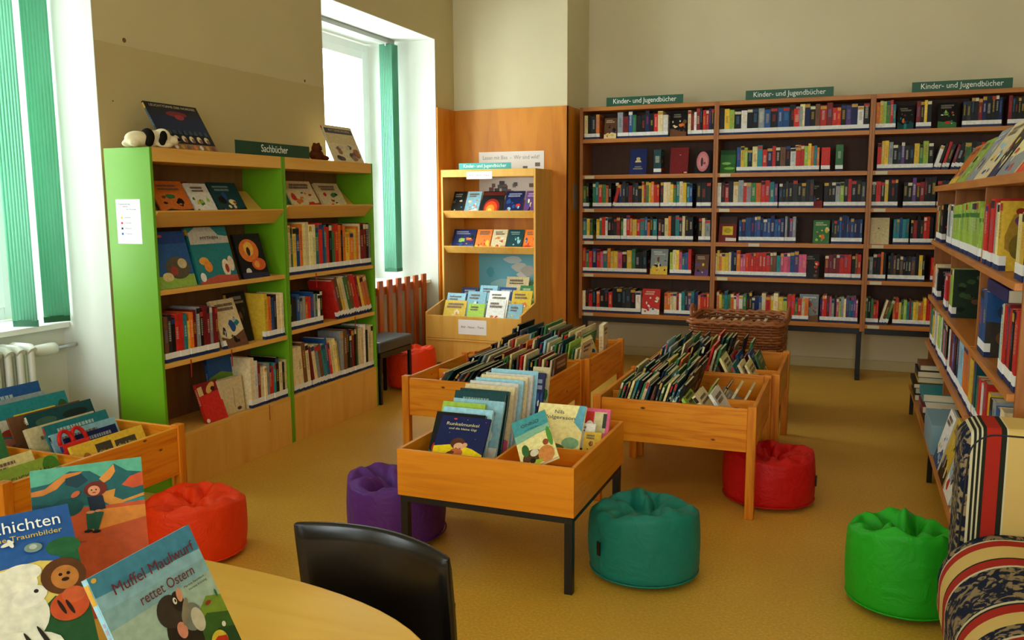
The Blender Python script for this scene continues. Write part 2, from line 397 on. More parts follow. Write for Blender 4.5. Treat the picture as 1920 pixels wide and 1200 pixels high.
# ---------------------------------------------------------------- brown wall bookcases
BX = [(-2.36, -1.132), (-1.132, .111), (.111, 1.36)]
WZ = [2.044, 1.72, 1.419, 1.122, .822, .455]
WY0, WY1 = 7.647, 7.95
for b, (x0, x1) in enumerate(BX):
    place = ('left', 'middle', 'right')[b]
    t = thing('wall_bookcase', 'brown wooden wall bookcase, %s one of the three joined bays' % place, 'bookcase', (x0, WY0, 0), 0, 'joined bays of the wall bookcase')
    W = x1-x0; D = WY1-WY0; hw = .0205
    xs = [(0, .03) if b == 0 else (0, hw)]+[(W-.03, W) if b == 2 else (W-hw, W)]
    for a, c in xs: MB().box((a, 0, .41), (c, D, 2.345)).build('side_panel', M_SHELF_Z, t, .002)
    xa, xb = xs[0][1], xs[1][0]
    for z in WZ: MB().box((xa, .0, z-.018), (xb, D-.012, z+.018)).build('shelf', M_SHELF, t, .002)
    MB().box((xa, 0, 2.31), (xb, D-.012, 2.345)).build('top_board', M_SHELF, t, .002)
    MB().box((xa, D-.012, .437), (xb, D, 2.345)).build('back_panel', M_SHELF_BACK, t)
    MB().box((xa, .03, .385), (xb, .07, .437)).build('under_rail', M_BLACK, t, .002)
    ft = [0.0] if b == 0 else [W-.05] if b == 2 else [0.0, W-.02]
    for fx in ft:
        g = MB().box((fx-.02 if b else fx, .12, .0), (fx+.02 if b else fx+.04, .16, .41)); g.box((fx-.02 if b else fx, -.03, 0), (fx+.02 if b else fx+.04, D, .03))
        g.build('foot', M_BLACK, t, .003)
    # small shelf-edge labels as in the photograph
    for k, z in enumerate(WZ[1:]):
        a = xa+.02+(.26 if b == 1 and k == 2 else 0)
        MB().box((a, -.0015, z-.014), (a+.09, 0, z+.012), rgb('#cfc8b0')).build('shelf_label', M_SHEET, t)

def text(body, size, M, mat_, parent, name='lettering', fit=None, align='CENTER', ext=.0004, label=None):
    c = bpy.data.curves.new(name, 'FONT'); c.body = body; c.size = size; c.extrude = ext; c.resolution_u = 3
    c.align_x = align; c.align_y = 'CENTER'
    o = bpy.data.objects.new(name, c); me = bpy.data.meshes.new_from_object(o); bpy.data.objects.remove(o); me.name = name
    if fit and len(me.vertices):
        xs = [v.co.x for v in me.vertices]; k = fit/(max(xs)-min(xs))
        for v in me.vertices: v.co.x *= k
    me.materials.clear(); me.materials.append(mat_)
    o = bpy.data.objects.new(name, me); COL.objects.link(o)
    if parent is not None: o.parent = parent
    o.matrix_local = M
    if label: o['label'] = label
    return o

def board_sign(name, label, o, u, w_, h_, body, mt=M_SIGN, grp=None, fit=.82, foot=True):
    M = frame(o, u, (0, 0, 1)); t = thing(name, label, 'sign', group=grp); t.matrix_world = M
    g = MB().box((0, 0, -.004), (w_, h_, 0)); g.build('sign_board', mt, t, .001)
    if foot: MB().box((w_*.2, 0, -.05), (w_*.8, .002, -.004)).build('sign_foot', mt, t)
    text(body, h_*.78, Matrix.Translation((w_/2, h_*.53, .0003)), M_TEXTW, t, fit=w_*fit)
    return t
for x, w_, pl in ((-2.116, .69, 'left'), (-.897, .70, 'middle'), (.386, .70, 'right')):
    board_sign('shelf_sign', 'green sign with white lettering on top of the %s bay of the wall bookcase' % pl, (x, 7.66, 2.345), (1, 0, 0), w_, .078, 'Kinder- und Jugendbücher', grp='green signs on the wall bookcase')

# ---------------------------------------------------------------- green bookcases on the left wall
M_RIB = mat('red_ribbon', '#a01818', .6)
GX0, GX1 = -3.515, -3.218
ZG = {0: (1.456, 1.065, .687, .30), 1: (1.479, 1.052, .710, .30)}
for b, (y0, y1) in enumerate(((3.305, 4.366), (4.370, 5.410))):
    t = thing('bookcase', ('green sided bookcase with maple shelves, nearest to the camera', 'green sided bookcase with maple shelves, beside the bench')[b], 'bookcase', (GX0, y0, 0))
    W = y1-y0; D = GX1-GX0
    MB().box((0, 0, 0), (D, .018, 1.775)).build('side_panel', M_GREEN, t, .0015)
    MB().box((0, W-.018, 0), (D, W, 1.775)).build('side_panel', M_GREEN, t, .0015)
    a, c = .018, W-.018
    MB().box((0, a, 1.705), (D, c, 1.775)).build('top_board', M_MAPLE_Y, t, .002)
    MB().box((0, a, .28), (D, c, .30)).build('shelf', M_MAPLE_Y, t, .002)
    MB().box((D-.018, a, .0), (D, c, .28)).build('base_panel', M_MAPLE, t, .001)
    for z in ZG[b][1:3]: MB().box((.006, a, z-.026), (D-.003, c, z)).build('shelf', M_MAPLE_Y, t, .002)
    z = ZG[b][0]; g = MB()
    g.prism([(D+.012, a+.003, z), (D-.002, a+.003, z+.008), (D-.075, a+.003, z-.068), (D-.062, a+.003, z-.078)], (0, c-a-.006, 0))
    g.prism([(D-.062, a+.003, z-.078), (D-.075, a+.003, z-.068), (.03, a+.003, z+.115), (.02, a+.003, z+.10)], (0, c-a-.006, 0))
    g.build('display_shelf', M_MAPLE_Y, t, .0015)
    bk = wood('bookcase_back_board', '#8a6038', '#7a5230', (14, 14, 1.6), .5) if b == 0 else bpy.data.materials['bookcase_back_board']
    if b == 0: MB().box((0, a, .30), (.006, c, 1.705)).build('back_panel', bk, t)
    else:
        MB().box((0, a, .30), (.006, .612, 1.705)).build('back_panel', bk, t); MB().box((0, .618, .30), (.006, c, 1.705)).build('back_panel', bk, t)
    for ry, rz in (((.20, .687), (.52, .687), (.83, .30)), ((.30, 1.052), (.75, .71)))[b]:
        MB().box((D-.002, ry, rz-.10), (D+.0005, ry+.006, rz-.004)).build('bookmark_ribbon', M_RIB, t)
    if b == 1:
        for yy in (.25, .8): MB().box((.1, yy, .262), (.16, yy+.03, .28)).build('shelf_pin', M_CHROME, t)
sg = board_sign('subject_sign', 'dark green sign with white lettering on top of the green bookcases', (-3.245, 3.975, 1.775), (0, 1, 0), .71, .078, 'Sachbücher', fit=.36, mt=mat('dark_green_sign', '#0b4229', .4))
# colour key taped to the green side panel
nt_ = thing('notice_sheet', 'white colour key sheet taped to the green side panel', 'notice'); nt_.matrix_world = frame((-3.456, 3.3045, 1.299), (1, 0, 0), (0, 0, 1))
g = MB().box((0, 0, -.0012), (.158, .222, 0), rgb('#f2f3f8'))
g.build('sheet', M_SHEET, nt_)
for i, (cc, wd) in enumerate((('#e6b23c', 'Sachbuch'), ('#c03a34', 'Technik'), ('#252a4a', 'Natur'), ('#2a64b8', 'Tiere'))):
    MB().box((.028, .125-.027*i, 0), (.040, .136-.027*i, .0006), rgb(cc)).build('colour_square', M_SHEET, nt_)
    text(wd, .010, Matrix.Translation((.073, .131-.027*i, .0002)), M_TEXTD, nt_, fit=.042, ext=.0001)
text('Regalordnung', .012, Matrix.Translation((.055, .198, .0002)), M_TEXTD, nt_, fit=.075, ext=.0001)
text('Sachbücher', .011, Matrix.Translation((.06, .186, .0002)), M_TEXTD, nt_, fit=.035, ext=.0001)
text('für Kinder', .010, Matrix.Translation((.10, .172, .0002)), M_TEXTD, nt_, fit=.065, ext=.0001)

# ---------------------------------------------------------------- maple display unit in the corner
dt = thing('display_unit', 'pale maple display unit with sloping shelves and book trough in front', 'display unit', (-3.46, 7.45, 0))
DW = .905
for x in (0, DW-.018):
    g = MB(); g.prism([(x, 0, .10), (x, 0, 1.785), (x, -.45, 1.785), (x, -.45, .62), (x, -.80, .545), (x, -.80, .10)], (.018, 0, 0)); g.build('side_panel', M_MAPLE, dt, .0015)
MB().box((.018, -.45, 1.72), (DW-.018, -.0, 1.785)).build('top_board', M_MAPLE, dt, .0015)
MB().box((.018, -.80, .32), (DW-.018, -.785, .52)).build('trough_front', M_MAPLE, dt, .0015)
MB().box((.018, -.785, .31), (DW-.018, -.02, .325)).build('trough_floor', M_MAPLE, dt)
MB().box((.018, -.79, .10), (DW-.018, -.775, .305)).build('base_panel', M_MAPLE, dt, .0015)
MB().box((.0, -.80, .302), (DW, -.772, .316)).build('base_moulding', M_MAPLE, dt, .003)
for z in (1.418, 1.102):
    g = MB()
    g.prism([(.02, -.455, z), (.02, -.44, z+.006), (.02, -.395, z-.052), (.02, -.41, z-.06)], (DW-.04, 0, 0))
    g.prism([(.02, -.41, z-.06), (.02, -.395, z-.052), (.02, -.20, z+.09), (.02, -.21, z+.10)], (DW-.04, 0, 0))
    g.build('display_shelf', M_MAPLE, dt, .0015)
for x, y in ((.03, -.06), (DW-.05, -.06), (.03, -.76), (DW-.05, -.76)):
    MB().tube([(x-.01, y, .045), (x+.03, y, .045)], .045, 16).build('castor', M_BLACK, dt)
    MB().box((x-.012, y-.02, .05), (x+.032, y+.02, .1)).build('castor_fork', M_BLACK, dt)
board_sign('shelf_sign', 'pale teal sign with white lettering on top of the maple display unit', (-3.29, 7.02, 1.785), (1, 0, 0), .50, .055, 'Kinder- und Jugendbücher', mt=M_SIGN_TEAL)
def sheet(name, label, o, u, v, w_, h_, col, body=None, size=.02, fit=None, cat='notice'):
    t = thing(name, label, cat); t.matrix_world = frame(o, u, v)
    MB().box((0, 0, -.001), (w_, h_, 0), rgb(col)).build('sheet', M_SHEET, t)
    if body: text(body, size, Matrix.Translation((w_/2, h_/2, .0002)), M_TEXTD, t, fit=fit, ext=.0001)
    return t
sheet('paper_label', 'white paper label on the top edge of the maple display unit', (-3.205, 6.998, 1.70), (1, 0, 0), (0, 0, 1), .245, .065, '#fbfaf8', 'Bild - Natur - Tiere', .02, .19)
sheet('paper_label', 'white paper label on the book trough of the maple display unit', (-3.14, 6.648, .365), (1, 0, 0), (0, 0, 1), .265, .128, '#f1ecee', 'Bild - Natur - Tiere', .026, .21)
po = sheet('photo_poster', 'white poster with small grey photos on the oak panelling', (-3.29, 7.468, 1.50), (1, 0, 0), (0, 0, 1), .645, .46, '#efe9e4', None, cat='poster')
text('Lesen mit Biss  -  Wir sind wild!', .05, Matrix.Translation((.32, .405, .0002)), mat('grey_lettering', '#8a8688', .7), po, fit=.56, ext=.0001)
rr = random.Random(5)
for i in range(34):
    x = .03+.6*rr.random(); y = .03+.28*rr.random()
    if i < 3: x, y = (.44, .29) if i == 0 else (.56, .32) if i == 1 else (.57, .24)
    MB().box((x, y, 0), (min(x+.03+.02*rr.random(), .635), y+.035, .0006+.0002*i), rgb(rr.choice(['#7c7066', '#5d5a5c', '#a28c84', '#8a6a66', '#6e7078']))).build('photo_print', M_SHEET, po)
pb = sheet('sky_poster', 'light blue poster with white clouds on the oak panelling', (-3.30, 7.467, .62), (1, 0, 0), (0, 0, 1), .62, .40, '#7cc4dc', None, cat='poster')
for x, y, a, b_, cc in ((.35, .34, .09, .035, '#c9dde2'), (.42, .27, .08, .045, '#d8dad6'), (.5, .24, .07, .05, '#c8c4c0'), (.44, .2, .05, .03, '#e6e8e6'), (.12, .22, .04, .05, '#5fb4d2'), (.25, .10, .12, .06, '#a9dbe4')):
    MB().poly([(x+a*cos(k*pi/9)*(1+.15*sin(5*k)), y+b_*sin(k*pi/9), .0005+.0003*(x*3+y)) for k in range(18)], rgb(cc)).build('cloud', M_SHEET, pb)
sheet('shelf_key_card', 'narrow pale card on the side of the oak panelling by the wall bookcase', (-2.4135, 7.62, 1.42), (0, 1, 0), (0, 0, 1), .13, .24, '#a89a86', None)

# ---------------------------------------------------------------- book bins on legs
def pine_bin(name, label, x0, x1, y0, y1, divs, ztop=.535, zlo=.325, rz=0, group=None, xd=None):
    t = thing(name, label, 'book bin', (x0, y0, 0), rz, group); W, D = x1-x0, y1-y0; p = .042; e = .02
    for x in (0, W-p):
        for y in (0, D-p): MB().box((x, y, 0), (x+p, y+p, ztop+.012)).build('leg', M_PINE_Z, t, .004)
    for y in (.010, D-.010-e): MB().box((p, y, zlo), (W-p, y+e, ztop)).build('long_board', M_PINE_X, t, .003)
    for x in (.008, W-.008-e): MB().box((x, p, zlo), (x+e, D-p, ztop)).build('side_board', M_PINE_Y, t, .003)
    MB().box((.03, .03, zlo+.005), (W-.03, D-.03, zlo+.017)).build('bin_floor', M_PINE_Y, t)
    for y in divs: MB().box((.03, y, zlo+.018), (W-.03, y+.015, ztop-.02)).build('divider', M_PINE_X, t, .002)
    for x, ya, yb in (xd or []): MB().box((x, ya, zlo+.018), (x+.015, yb, ztop-.04)).build('divider', M_PINE_Y, t, .002)
    return t
GRP = 'pine book bins on legs'
pine_bin('book_bin', 'pine book bin standing in front of the wicker basket bin, nearest right one', -1.165, -.375, 4.02, 4.84, [.27], group=GRP)
pine_bin('book_bin', 'pine book bin next to the wicker basket', -1.14, -.335, 4.85, 5.67, [.27], group=GRP)
pine_bin('book_bin', 'pine book bin directly behind the black legged bin', -2.29, -1.49, 4.10, 4.93, [.40], group=GRP)
pine_bin('book_bin', 'pine book bin nearest to the maple display unit', -2.26, -1.455, 4.94, 5.80, [.40], group=GRP)
pine_bin('book_bin', 'pine book bin under the leftmost window beside the orange bean bag', -3.62, -2.776, 2.06, 2.963, [.415], .500, .283, group=GRP, xd=[(.56, .03, .415)])

bt = thing('book_box_table', 'square beech book box on black metal legs', 'book bin', (-1.685, 2.965, 0))
S = .755; e = .016; zl, zt = .312, .506
MB().box((0, 0, zl), (S, e, zt)).build('long_board', M_BEECH_X, bt, .0015); MB().box((0, S-e, zl), (S, S, zt)).build('long_board', M_BEECH_X, bt, .0015)
MB().box((0, e, zl), (e, S-e, zt)).build('side_board', M_BEECH_Y, bt, .0015); MB().box((S-e, e, zl), (S, S-e, zt)).build('side_board', M_BEECH_Y, bt, .0015)
MB().box((e, e, zl+.075), (S-e, S-e, zl+.088)).build('box_floor', M_BEECH_Y, bt)
MB().box((.400, e, zl+.09), (.412, S-e, zt-.02)).build('divider', M_BEECH_Y, bt, .001)
MB().box((.414, .335, zl+.09), (S-e, .347, zt-.03)).build('divider', M_BEECH_X, bt, .001)
MB().box((.008, .008, zl-.028), (S-.008, .034, zl)).box((.008, S-.034, zl-.028), (S-.008, S-.008, zl)).box((.008, .034, zl-.028), (.034, S-.034, zl)).box((S-.034, .034, zl-.028), (S-.008, S-.034, zl)).build('metal_frame', M_BLACK, bt, .001)
for x in (.008, S-.034-.006):
    for y in (.008, S-.034-.006): MB().box((x, y, 0), (x+.032, y+.032, zl-.028)).build('leg', M_BLACK, bt, .001)

# ---------------------------------------------------------------- bean bags
def bean_bag(label, x, y, R, h, col, seed, dent=.45, tilt=(0, 0), fold=1.0, rough=.55, rot=0, tagp=None):
    """drum shaped bag: soft bottom, upright wall, gathered seam and a sagging, folded lid"""
    rr = random.Random(seed); na, g = 112, MB()
    ph = [rr.random()*2*pi for _ in range(12)]
    lobes = [(rr.random()*2*pi, .7+.5*rr.random(), .16+.14*rr.random()) for _ in range(11)]
    prof = []                                             # (radius share, height share, lid share)
    for k in range(7): a = k/6*pi/2; prof.append((.86*sin(a)**.6+.10*k/6 if k else 0, .10*(1-cos(a)), 0))
    for k in range(1, 13): q = k/12; prof.append((.975+.030*sin(pi*q), .10+.80*q, 0))
    for k in range(1, 6): a = k/5*pi/2; prof.append((.975-.05*(1-cos(a)), .90+.10*sin(a), .0))
    nl = 30
    for k in range(1, nl+1): q = k/nl; prof.append((.925*(1-q), 1, q))
    vs = []
    for i, (r, z, q) in enumerate(prof):
        for j in range(na):
            t = 2*pi*j/na
            out = 1+.018*sin(2*t+ph[0])+.012*sin(5*t+ph[1])*(z > .3)
            zz = z*h; rr_ = r*R*out
            wall = max(0, min(1, (z-.55)/.45))
            pk = sum(.02*w*math.exp(-((((t-c+pi) % (2*pi))-pi)/s)**2) for c, w, s in lobes)   # puckers under the rim
            scal = abs(sin(4.5*t+ph[8]))**.7*.5+abs(sin(7*t+ph[9]))*.3                       # scalloped seam
            if q == 0:
                rr_ += R*pk*.8*wall-.014*R*wall*wall*scal
                zz -= h*.055*scal*wall**3; zz += h*.05*wall*sin(2*t+ph[3])
                rr_ += .010*R*sin(13*t+ph[4]+6*z)*(.3 if z < .3 else .12)-.012*R*abs(sin(4*t+ph[10]+3*z))*(1-z)*z*2
            else:
                bow = sin(pi*min(1, q*1.2)); cr_ = abs(sin(3.5*t+ph[5]+2.2*q)); c2 = abs(sin(6*t+ph[6]-3*q))
                zz += h*.05*sin(2*t+ph[3])*(1-q)-h*.055*scal*max(0, 1-q*6)
                zz += -dent*h*.50*(q**1.1)+.20*h*fold*(cr_**.8-.62)*bow+.10*h*fold*(c2-.6)*bow*(1-q)
                zz += .13*h*fold*math.exp(-(abs(r*sin(t-ph[7])-.15)/.17)**2)*min(1, 2.6*q*(1-q))
                zz += .035*h*math.exp(-((q-.08)/.07)**2)
            zz += (rr_*cos(t)*tilt[0]+rr_*sin(t)*tilt[1])*max(0, z-.4)
            vs.append((rr_*cos(t), rr_*sin(t), max(zz, 0.0)))
    n = len(prof); fs = [(i*na+j, i*na+(j+1) % na, (i+1)*na+(j+1) % na, (i+1)*na+j) for i in range(n-1) for j in range(na)]
    g.add(vs, fs, sm=True)
    m = mat('nylon_'+col.strip('#'), col, rough, .3)
    t_ = thing('bean_bag', label, 'bean bag', (x, y, 0), rot, 'bean bag stools')
    tc = nd(m, 'ShaderNodeTexCoord'); nn = nd(m, 'ShaderNodeTexNoise'); nn.inputs['Scale'].default_value = 11; nn.inputs['Detail'].default_value = 4; nn.inputs['Distortion'].default_value = 1.2
    ln(m, tc.outputs['Object'], nn.inputs['Vector']); bump(m, nn.outputs[0], .5, .02)
    o = g.build('cover', m, t_); sb = o.modifiers.new('smooth', 'SUBSURF'); sb.levels = sb.render_levels = 1
    s = MB(); s.tube([((R*.982)*cos(2*pi*k/80), (R*.982)*sin(2*pi*k/80), h*.105) for k in range(80)], .0035, 6, closed=True); s.build('seam', m, t_)
    if tagp is not None:
        a = tagp; r = R*1.012; k = MB()
        k.prism([(r*cos(a-.05), r*sin(a-.05), h*.42), (r*cos(a+.03), r*sin(a+.03), h*.42), (r*cos(a+.03), r*sin(a+.03), h*.62), (r*cos(a-.05), r*sin(a-.05), h*.62)], (.006*cos(a), .006*sin(a), 0))
        k.build('brand_tag', M_BLACK, t_, label='small black sewn tag')
    return t_
bean_bag('teal bean bag stool beside the beech book box', -.731, 3.29, .222, .278, '#157a6c', 3, .5, (.10, -.1), tagp=radians(-128))
bean_bag('bright green bean bag stool next to the striped armchair', +.232, 3.355, .198, .305, '#22a81e', 8, .75, (-.05, -.18), 1.3)
bean_bag('red bean bag stool beside the leg of the right pine bin', -.338, 4.36, .226, .258, '#c40d0a', 12, .6, (-.05, -.05), 1.2, tagp=radians(-10))
bean_bag('orange bean bag stool between the window bin and the table', -2.580, 2.78, .212, .250, '#ee3c08', 21, .45, (.05, .0), 1.0)
bean_bag('purple bean bag stool at the left of the beech book box', -1.872, 3.28, .228, .275, '#5c2a86', 33, .8, (.0, -.05), 1.2)
bean_bag('orange bean bag stool partly under the dark bench', -3.31, 6.10, .205, .325, '#ee3c08', 40, .4)

# ---------------------------------------------------------------- wicker basket
wb = thing('wicker_basket', 'tall brown wicker basket filled with books behind the pine bins', 'basket', (-.725, 6.26, 0))
M_WICK = mat('wicker_cane', '#a4602c', .45, .5, vcol=True)
def rr_rect(a, b, n, c=.06):
    pts = []
    for i in range(n):
        t = 2*pi*i/n; x, y = cos(t), sin(t); k = (abs(x)**8+abs(y)**8)**(-1/8)
        pts.append((a*x*k, b*y*k))
    return pts
g = MB(); NA = 112; hgt = .665; wr = random.Random(2)
for row in range(34):
    z = .02+row*(hgt-.05)/33; sc = .93+.07*z/hgt; base = rr_rect(.315*sc, .305*sc, NA)
    c = rgb(wr.choice(['#a4602c', '#8f4f20', '#b97236', '#7c4018', '#a4602c']))
    g.tube([(x*(1+.014*(1 if (i//2+row) % 2 else -1)), y*(1+.014*(1 if (i//2+row) % 2 else -1)), z) for i, (x, y) in enumerate(base)], .0095, 5, c, closed=True)
g.build('woven_body', M_WICK, wb)
g = MB(); base = rr_rect(.315, .305, 56)
for x, y in base: g.tube([(x*.93, y*.93, 0), (x, y, hgt)], .006, 5, rgb('#8a4c20'))
g.build('stakes', M_WICK, wb)
for i, (dz, dr) in enumerate(((0, 0), (.018, .006), (.004, .018))):
    base = rr_rect(.315+dr, .305+dr, 90)
    MB().tube([(x, y, hgt-.005+dz+.006*sin(k*2.1+i*2)) for k, (x, y) in enumerate(base)], .013, 7, rgb('#9a5828'), closed=True).build('rim', M_WICK, wb)
for sx in (-1, 1):
    MB().tube([(sx*.325, -.09, hgt), (sx*.335, -.075, hgt+.06), (sx*.338, 0, hgt+.085), (sx*.335, .075, hgt+.06), (sx*.325, .09, hgt)], .013, 8, rgb('#8f4f20')).build('handle', M_WICK, wb)
MB().box((-.28, -.27, .02), (.28, .27, .03), rgb('#8f4f20')).build('base', M_WICK, wb)

# ---------------------------------------------------------------- chair and table in front
M_LEG = mat('tube_steel', '#1a1a1c', .3, .5, .6)
ch = thing('chair', 'black vinyl padded chair pushed up to the oval maple table', 'chair', (-.975, 1.60, 0), radians(-4))
g = MB(); nu, nv = 28, 14; bw, bh, bd = .208, .165, .022
vs = []; fs = []
for side in (0, 1):
    for i in range(nv+1):
        for j in range(nu+1):
            u = -1+2*j/nu; v = -1+2*i/nv
            ex = (1-abs(u)**12)**.5*(1-abs(v)**8)**.5 if abs(u) < 1 and abs(v) < 1 else 0
            y = -.055*(1-u*u)*-1+(-1 if side == 0 else 1)*bd*(.35+.65*ex)
            vs.append((u*bw*(1-.02*(v < 0)*abs(v)), y-.02*v, .592+bh*v-.004*(u*u)*max(0, v)-.006*u*max(0, v)))
N1 = (nu+1)*(nv+1)
for i in range(nv):
    for j in range(nu):
        a = i*(nu+1)+j; q = (a, a+1, a+nu+2, a+nu+1); fs.append(q); fs.append(tuple(reversed([N1+k for k in q])))
for j in range(nu):
    for i in (0, nv): a = i*(nu+1)+j; q = (a, a+1, N1+a+1, N1+a); fs.append(q if i else tuple(reversed(q)))
for i in range(nv):
    for j in (0, nu): a = i*(nu+1)+j; q = (a, a+nu+1, N1+a+nu+1, N1+a); fs.append(tuple(reversed(q)) if j else q)
g.add(vs, fs, sm=True); g.build('backrest', M_VINYL, ch, .006, 3)
MB().box((-.20, -.36, .40), (.20, .02, .45)).build('seat', M_VINYL, ch, .02, 4)
for sx in (-1, 1):
    MB().tube([(sx*.17, .02, 0), (sx*.17, .035, .40), (sx*.165, .06, .60)], .011, 10).build('leg', M_LEG, ch)
    MB().tube([(sx*.17, -.34, 0), (sx*.17, -.33, .41)], .011, 10).build('leg', M_LEG, ch)

tb = thing('table', 'oval ended maple table with picture books standing on it', 'table', (-1.55, .83, 0))
pts = []; a_, b_ = .99, .632
for k in range(120):
    t = 2*pi*k/120; e_ = 3.4; x, y = cos(t), sin(t); kk = (abs(x)**e_+abs(y)**e_)**(-1/e_); pts.append((a_*x*kk, b_*y*kk, .672))
MB().prism(pts, (0, 0, .028)).build('tabletop', M_TABLE, tb, .006, 3)
for sx in (-1, 1):
    for sy in (-1, 1): MB().tube([(sx*.68, sy*.4, 0), (sx*.68, sy*.4, .672)], .028, 16).build('leg', M_LEG, tb)
MB().box((-.66, -.39, .62), (.66, .39, .66)).build('apron', M_TABLE, tb, .003)

# ---------------------------------------------------------------- striped armchair
def stripes(name, axis, period, off, stops, navy=True):
    m = mat(name, '#c9a24a', .85, .15); tc = nd(m, 'ShaderNodeTexCoord'); sx = nd(m, 'ShaderNodeSeparateXYZ'); ln(m, tc.outputs['Object'], sx.inputs[0])
    a = nd(m, 'ShaderNodeMath', operation='ADD'); ln(m, sx.outputs[axis], a.inputs[0]); a.inputs[1].default_value = off
    d = nd(m, 'ShaderNodeMath', operation='DIVIDE'); ln(m, a.outputs[0], d.inputs[0]); d.inputs[1].default_value = period
    fr = nd(m, 'ShaderNodeMath', operation='FRACT'); ln(m, d.outputs[0], fr.inputs[0])
    r = ramp(m, [(p, c) for p, c in stops], 'CONSTANT'); ln(m, fr.outputs[0], r.inputs[0])
    mk = ramp(m, [(p, (1, 1, 1, 1) if c == '#151d33' else (0, 0, 0, 1)) for p, c in stops], 'CONSTANT'); ln(m, fr.outputs[0], mk.inputs[0])
    n = nd(m, 'ShaderNodeTexNoise'); n.inputs['Scale'].default_value = 26; n.inputs['Detail'].default_value = 5; n.inputs['Distortion'].default_value = 1.5; ln(m, tc.outputs['Object'], n.inputs['Vector'])
    nr = ramp(m, [(.50, (0, 0, 0, 1)), (.56, (1, 1, 1, 1))]); ln(m, n.outputs[0], nr.inputs[0])
    mu = nd(m, 'ShaderNodeMath', operation='MULTIPLY'); ln(m, mk.outputs[0], mu.inputs[0]); ln(m, nr.outputs[0], mu.inputs[1])
    mx = nd(m, 'ShaderNodeMix', data_type='RGBA'); ln(m, mu.outputs[0], mx.inputs['Factor']); ln(m, r.outputs[0], mx.inputs['A']); mx.inputs['B'].default_value = rgb('#8d7a58')
    ln(m, mx.outputs['Result'], bsdf(m).inputs['Base Color'])
    n2 = nd(m, 'ShaderNodeTexNoise'); n2.inputs['Scale'].default_value = 240; ln(m, tc.outputs['Object'], n2.inputs['Vector']); bump(m, n2.outputs[0], .4, .002)
    return m
NV, RD, CR, BK, PL = '#151d33', '#a3281c', '#cfb068', '#23261c', '#c9c2a0'
M_ARM = stripes('striped_fabric_arm', 0, .62, 0, [(0, NV), (.075, PL), (.088, BK), (.098, PL), (.108, BK), (.118, PL), (.128, BK), (.142, RD), (.205, BK), (.228, PL), (.236, CR), (.50, BK), (.52, RD), (.58, PL), (.60, NV)])
M_SEAT = stripes('striped_fabric_seat', 1, .60, 0, [(0, CR), (.10, RD), (.17, BK), (.185, PL), (.205, NV), (.56, PL), (.58, RD), (.66, BK), (.675, CR), (.82, RD), (.89, PL), (.905, NV)])
ac = thing('armchair', 'armchair in striped navy, red and cream fabric', 'armchair', (.315, 2.85, 0))
def cushion(name, a, b, m, r, seg=5): return MB().box(a, b).build(name, m, ac, r, seg)
g = MB()                                                  # arm: upright slab with a rounded front and top
pts = []
for k in range(13): t = pi-k/12*pi/2; pts.append((.10+.075*cos(t), 0, .745+.075*sin(t)))
pts += [(.92, 0, .82), (.92, 0, .06)]+[(.025, 0, .06)]
MB().prism(pts, (0, .19, 0)).build('armrest', M_ARM, ac, .022, 4)
MB().tube([(.02, .004, .10)]+[(p[0]+.020, .002, p[2]-.020) for p in pts[:14]], .0035, 6).build('piping', mat('dark_piping', '#14140f', .7), ac)
# seat: rounded over the front edge, stripes run front to back
g = MB(); pts = []
for k in range(17): t = pi-k/16*pi*.5; pts.append((.17+.19*cos(t), -1.30, .33+.17*sin(t)))
pts += [(.40, -1.30, .51), (.90, -1.30, .495), (.90, -1.30, .16)]+[(-.005, -1.30, .20), (-.018, -1.30, .25)]
MB().prism(pts, (0, 1.298, 0)).build('seat_cushion', M_SEAT, ac, .02, 4)
MB().box((.03, -1.29, .06), (.90, 0, .17)).build('base', M_SEAT, ac, .01)
MB().box((.92, -1.5, .06), (1.12, .19, .95)).build('backrest', M_ARM, ac, .05, 5)
MB().prism([(p[0], -1.50, p[2]) for p in [(.015, 0, .06), (.015, 0, .74), (.09, 0, .82), (.92, 0, .82), (.92, 0, .06)]], (0, .19, 0)).build('armrest', M_ARM, ac, .022, 4)
for x in (.06, 1.04):
    for y in (-1.45, .13): MB().cyl((x, y, 0), (x, y, .06), .022).build('foot', M_BLACK, ac)

# ---------------------------------------------------------------- side bookcase on the right
RX0, RX1, RY0, RY1 = .52, .86, 3.22, 6.58
RZ = [1.225, .85, .53, .215]
rs = thing('side_bookcase', 'long brown bookcase with open shelves behind the striped armchair', 'bookcase', (RX0, RY0, 0))
W = RX1-RX0; L = RY1-RY0
for y in (0, 1.03, 2.23, L-.02): MB().box((.012, y, .04), (W-.01, y+.02, 1.555)).build('upright', M_SHELF_Z, rs, .002)
MB().box((-.01, -.03, 1.555), (W+.01, L+.03, 1.592)).build('top_board', M_SHELF_YY, rs, .002)
MB().box((.02, -.01, 1.592), (W-.02, L, 1.594)).build('top_board', M_SHELF_YY, rs)
for z in RZ:
    for a, b in ((.02, 1.03), (1.05, 2.23), (2.25, L-.02)): MB().box((-.012, a, z-.026), (W-.02, b, z)).build('shelf', M_SHELF_YY, rs, .002)
MB().box((W-.022, .02, .04), (W-.012, L-.02, 1.555)).build('back_panel', M_SHELF_BACK, rs)
MB().box((-.10, .2, .185), (-.012, L-.02, .205)).build('ledge', M_SHELF_YY, rs, .002)
MB().box((.03, 0, 0), (.05, L-.02, .185)).build('plinth', M_SHELF_BACK, rs)
for y in (.6, 1.7, L-.08): MB().box((-.09, y, 0), (-.065, y+.025, .185)).build('foot', M_BLACK, rs, .002)

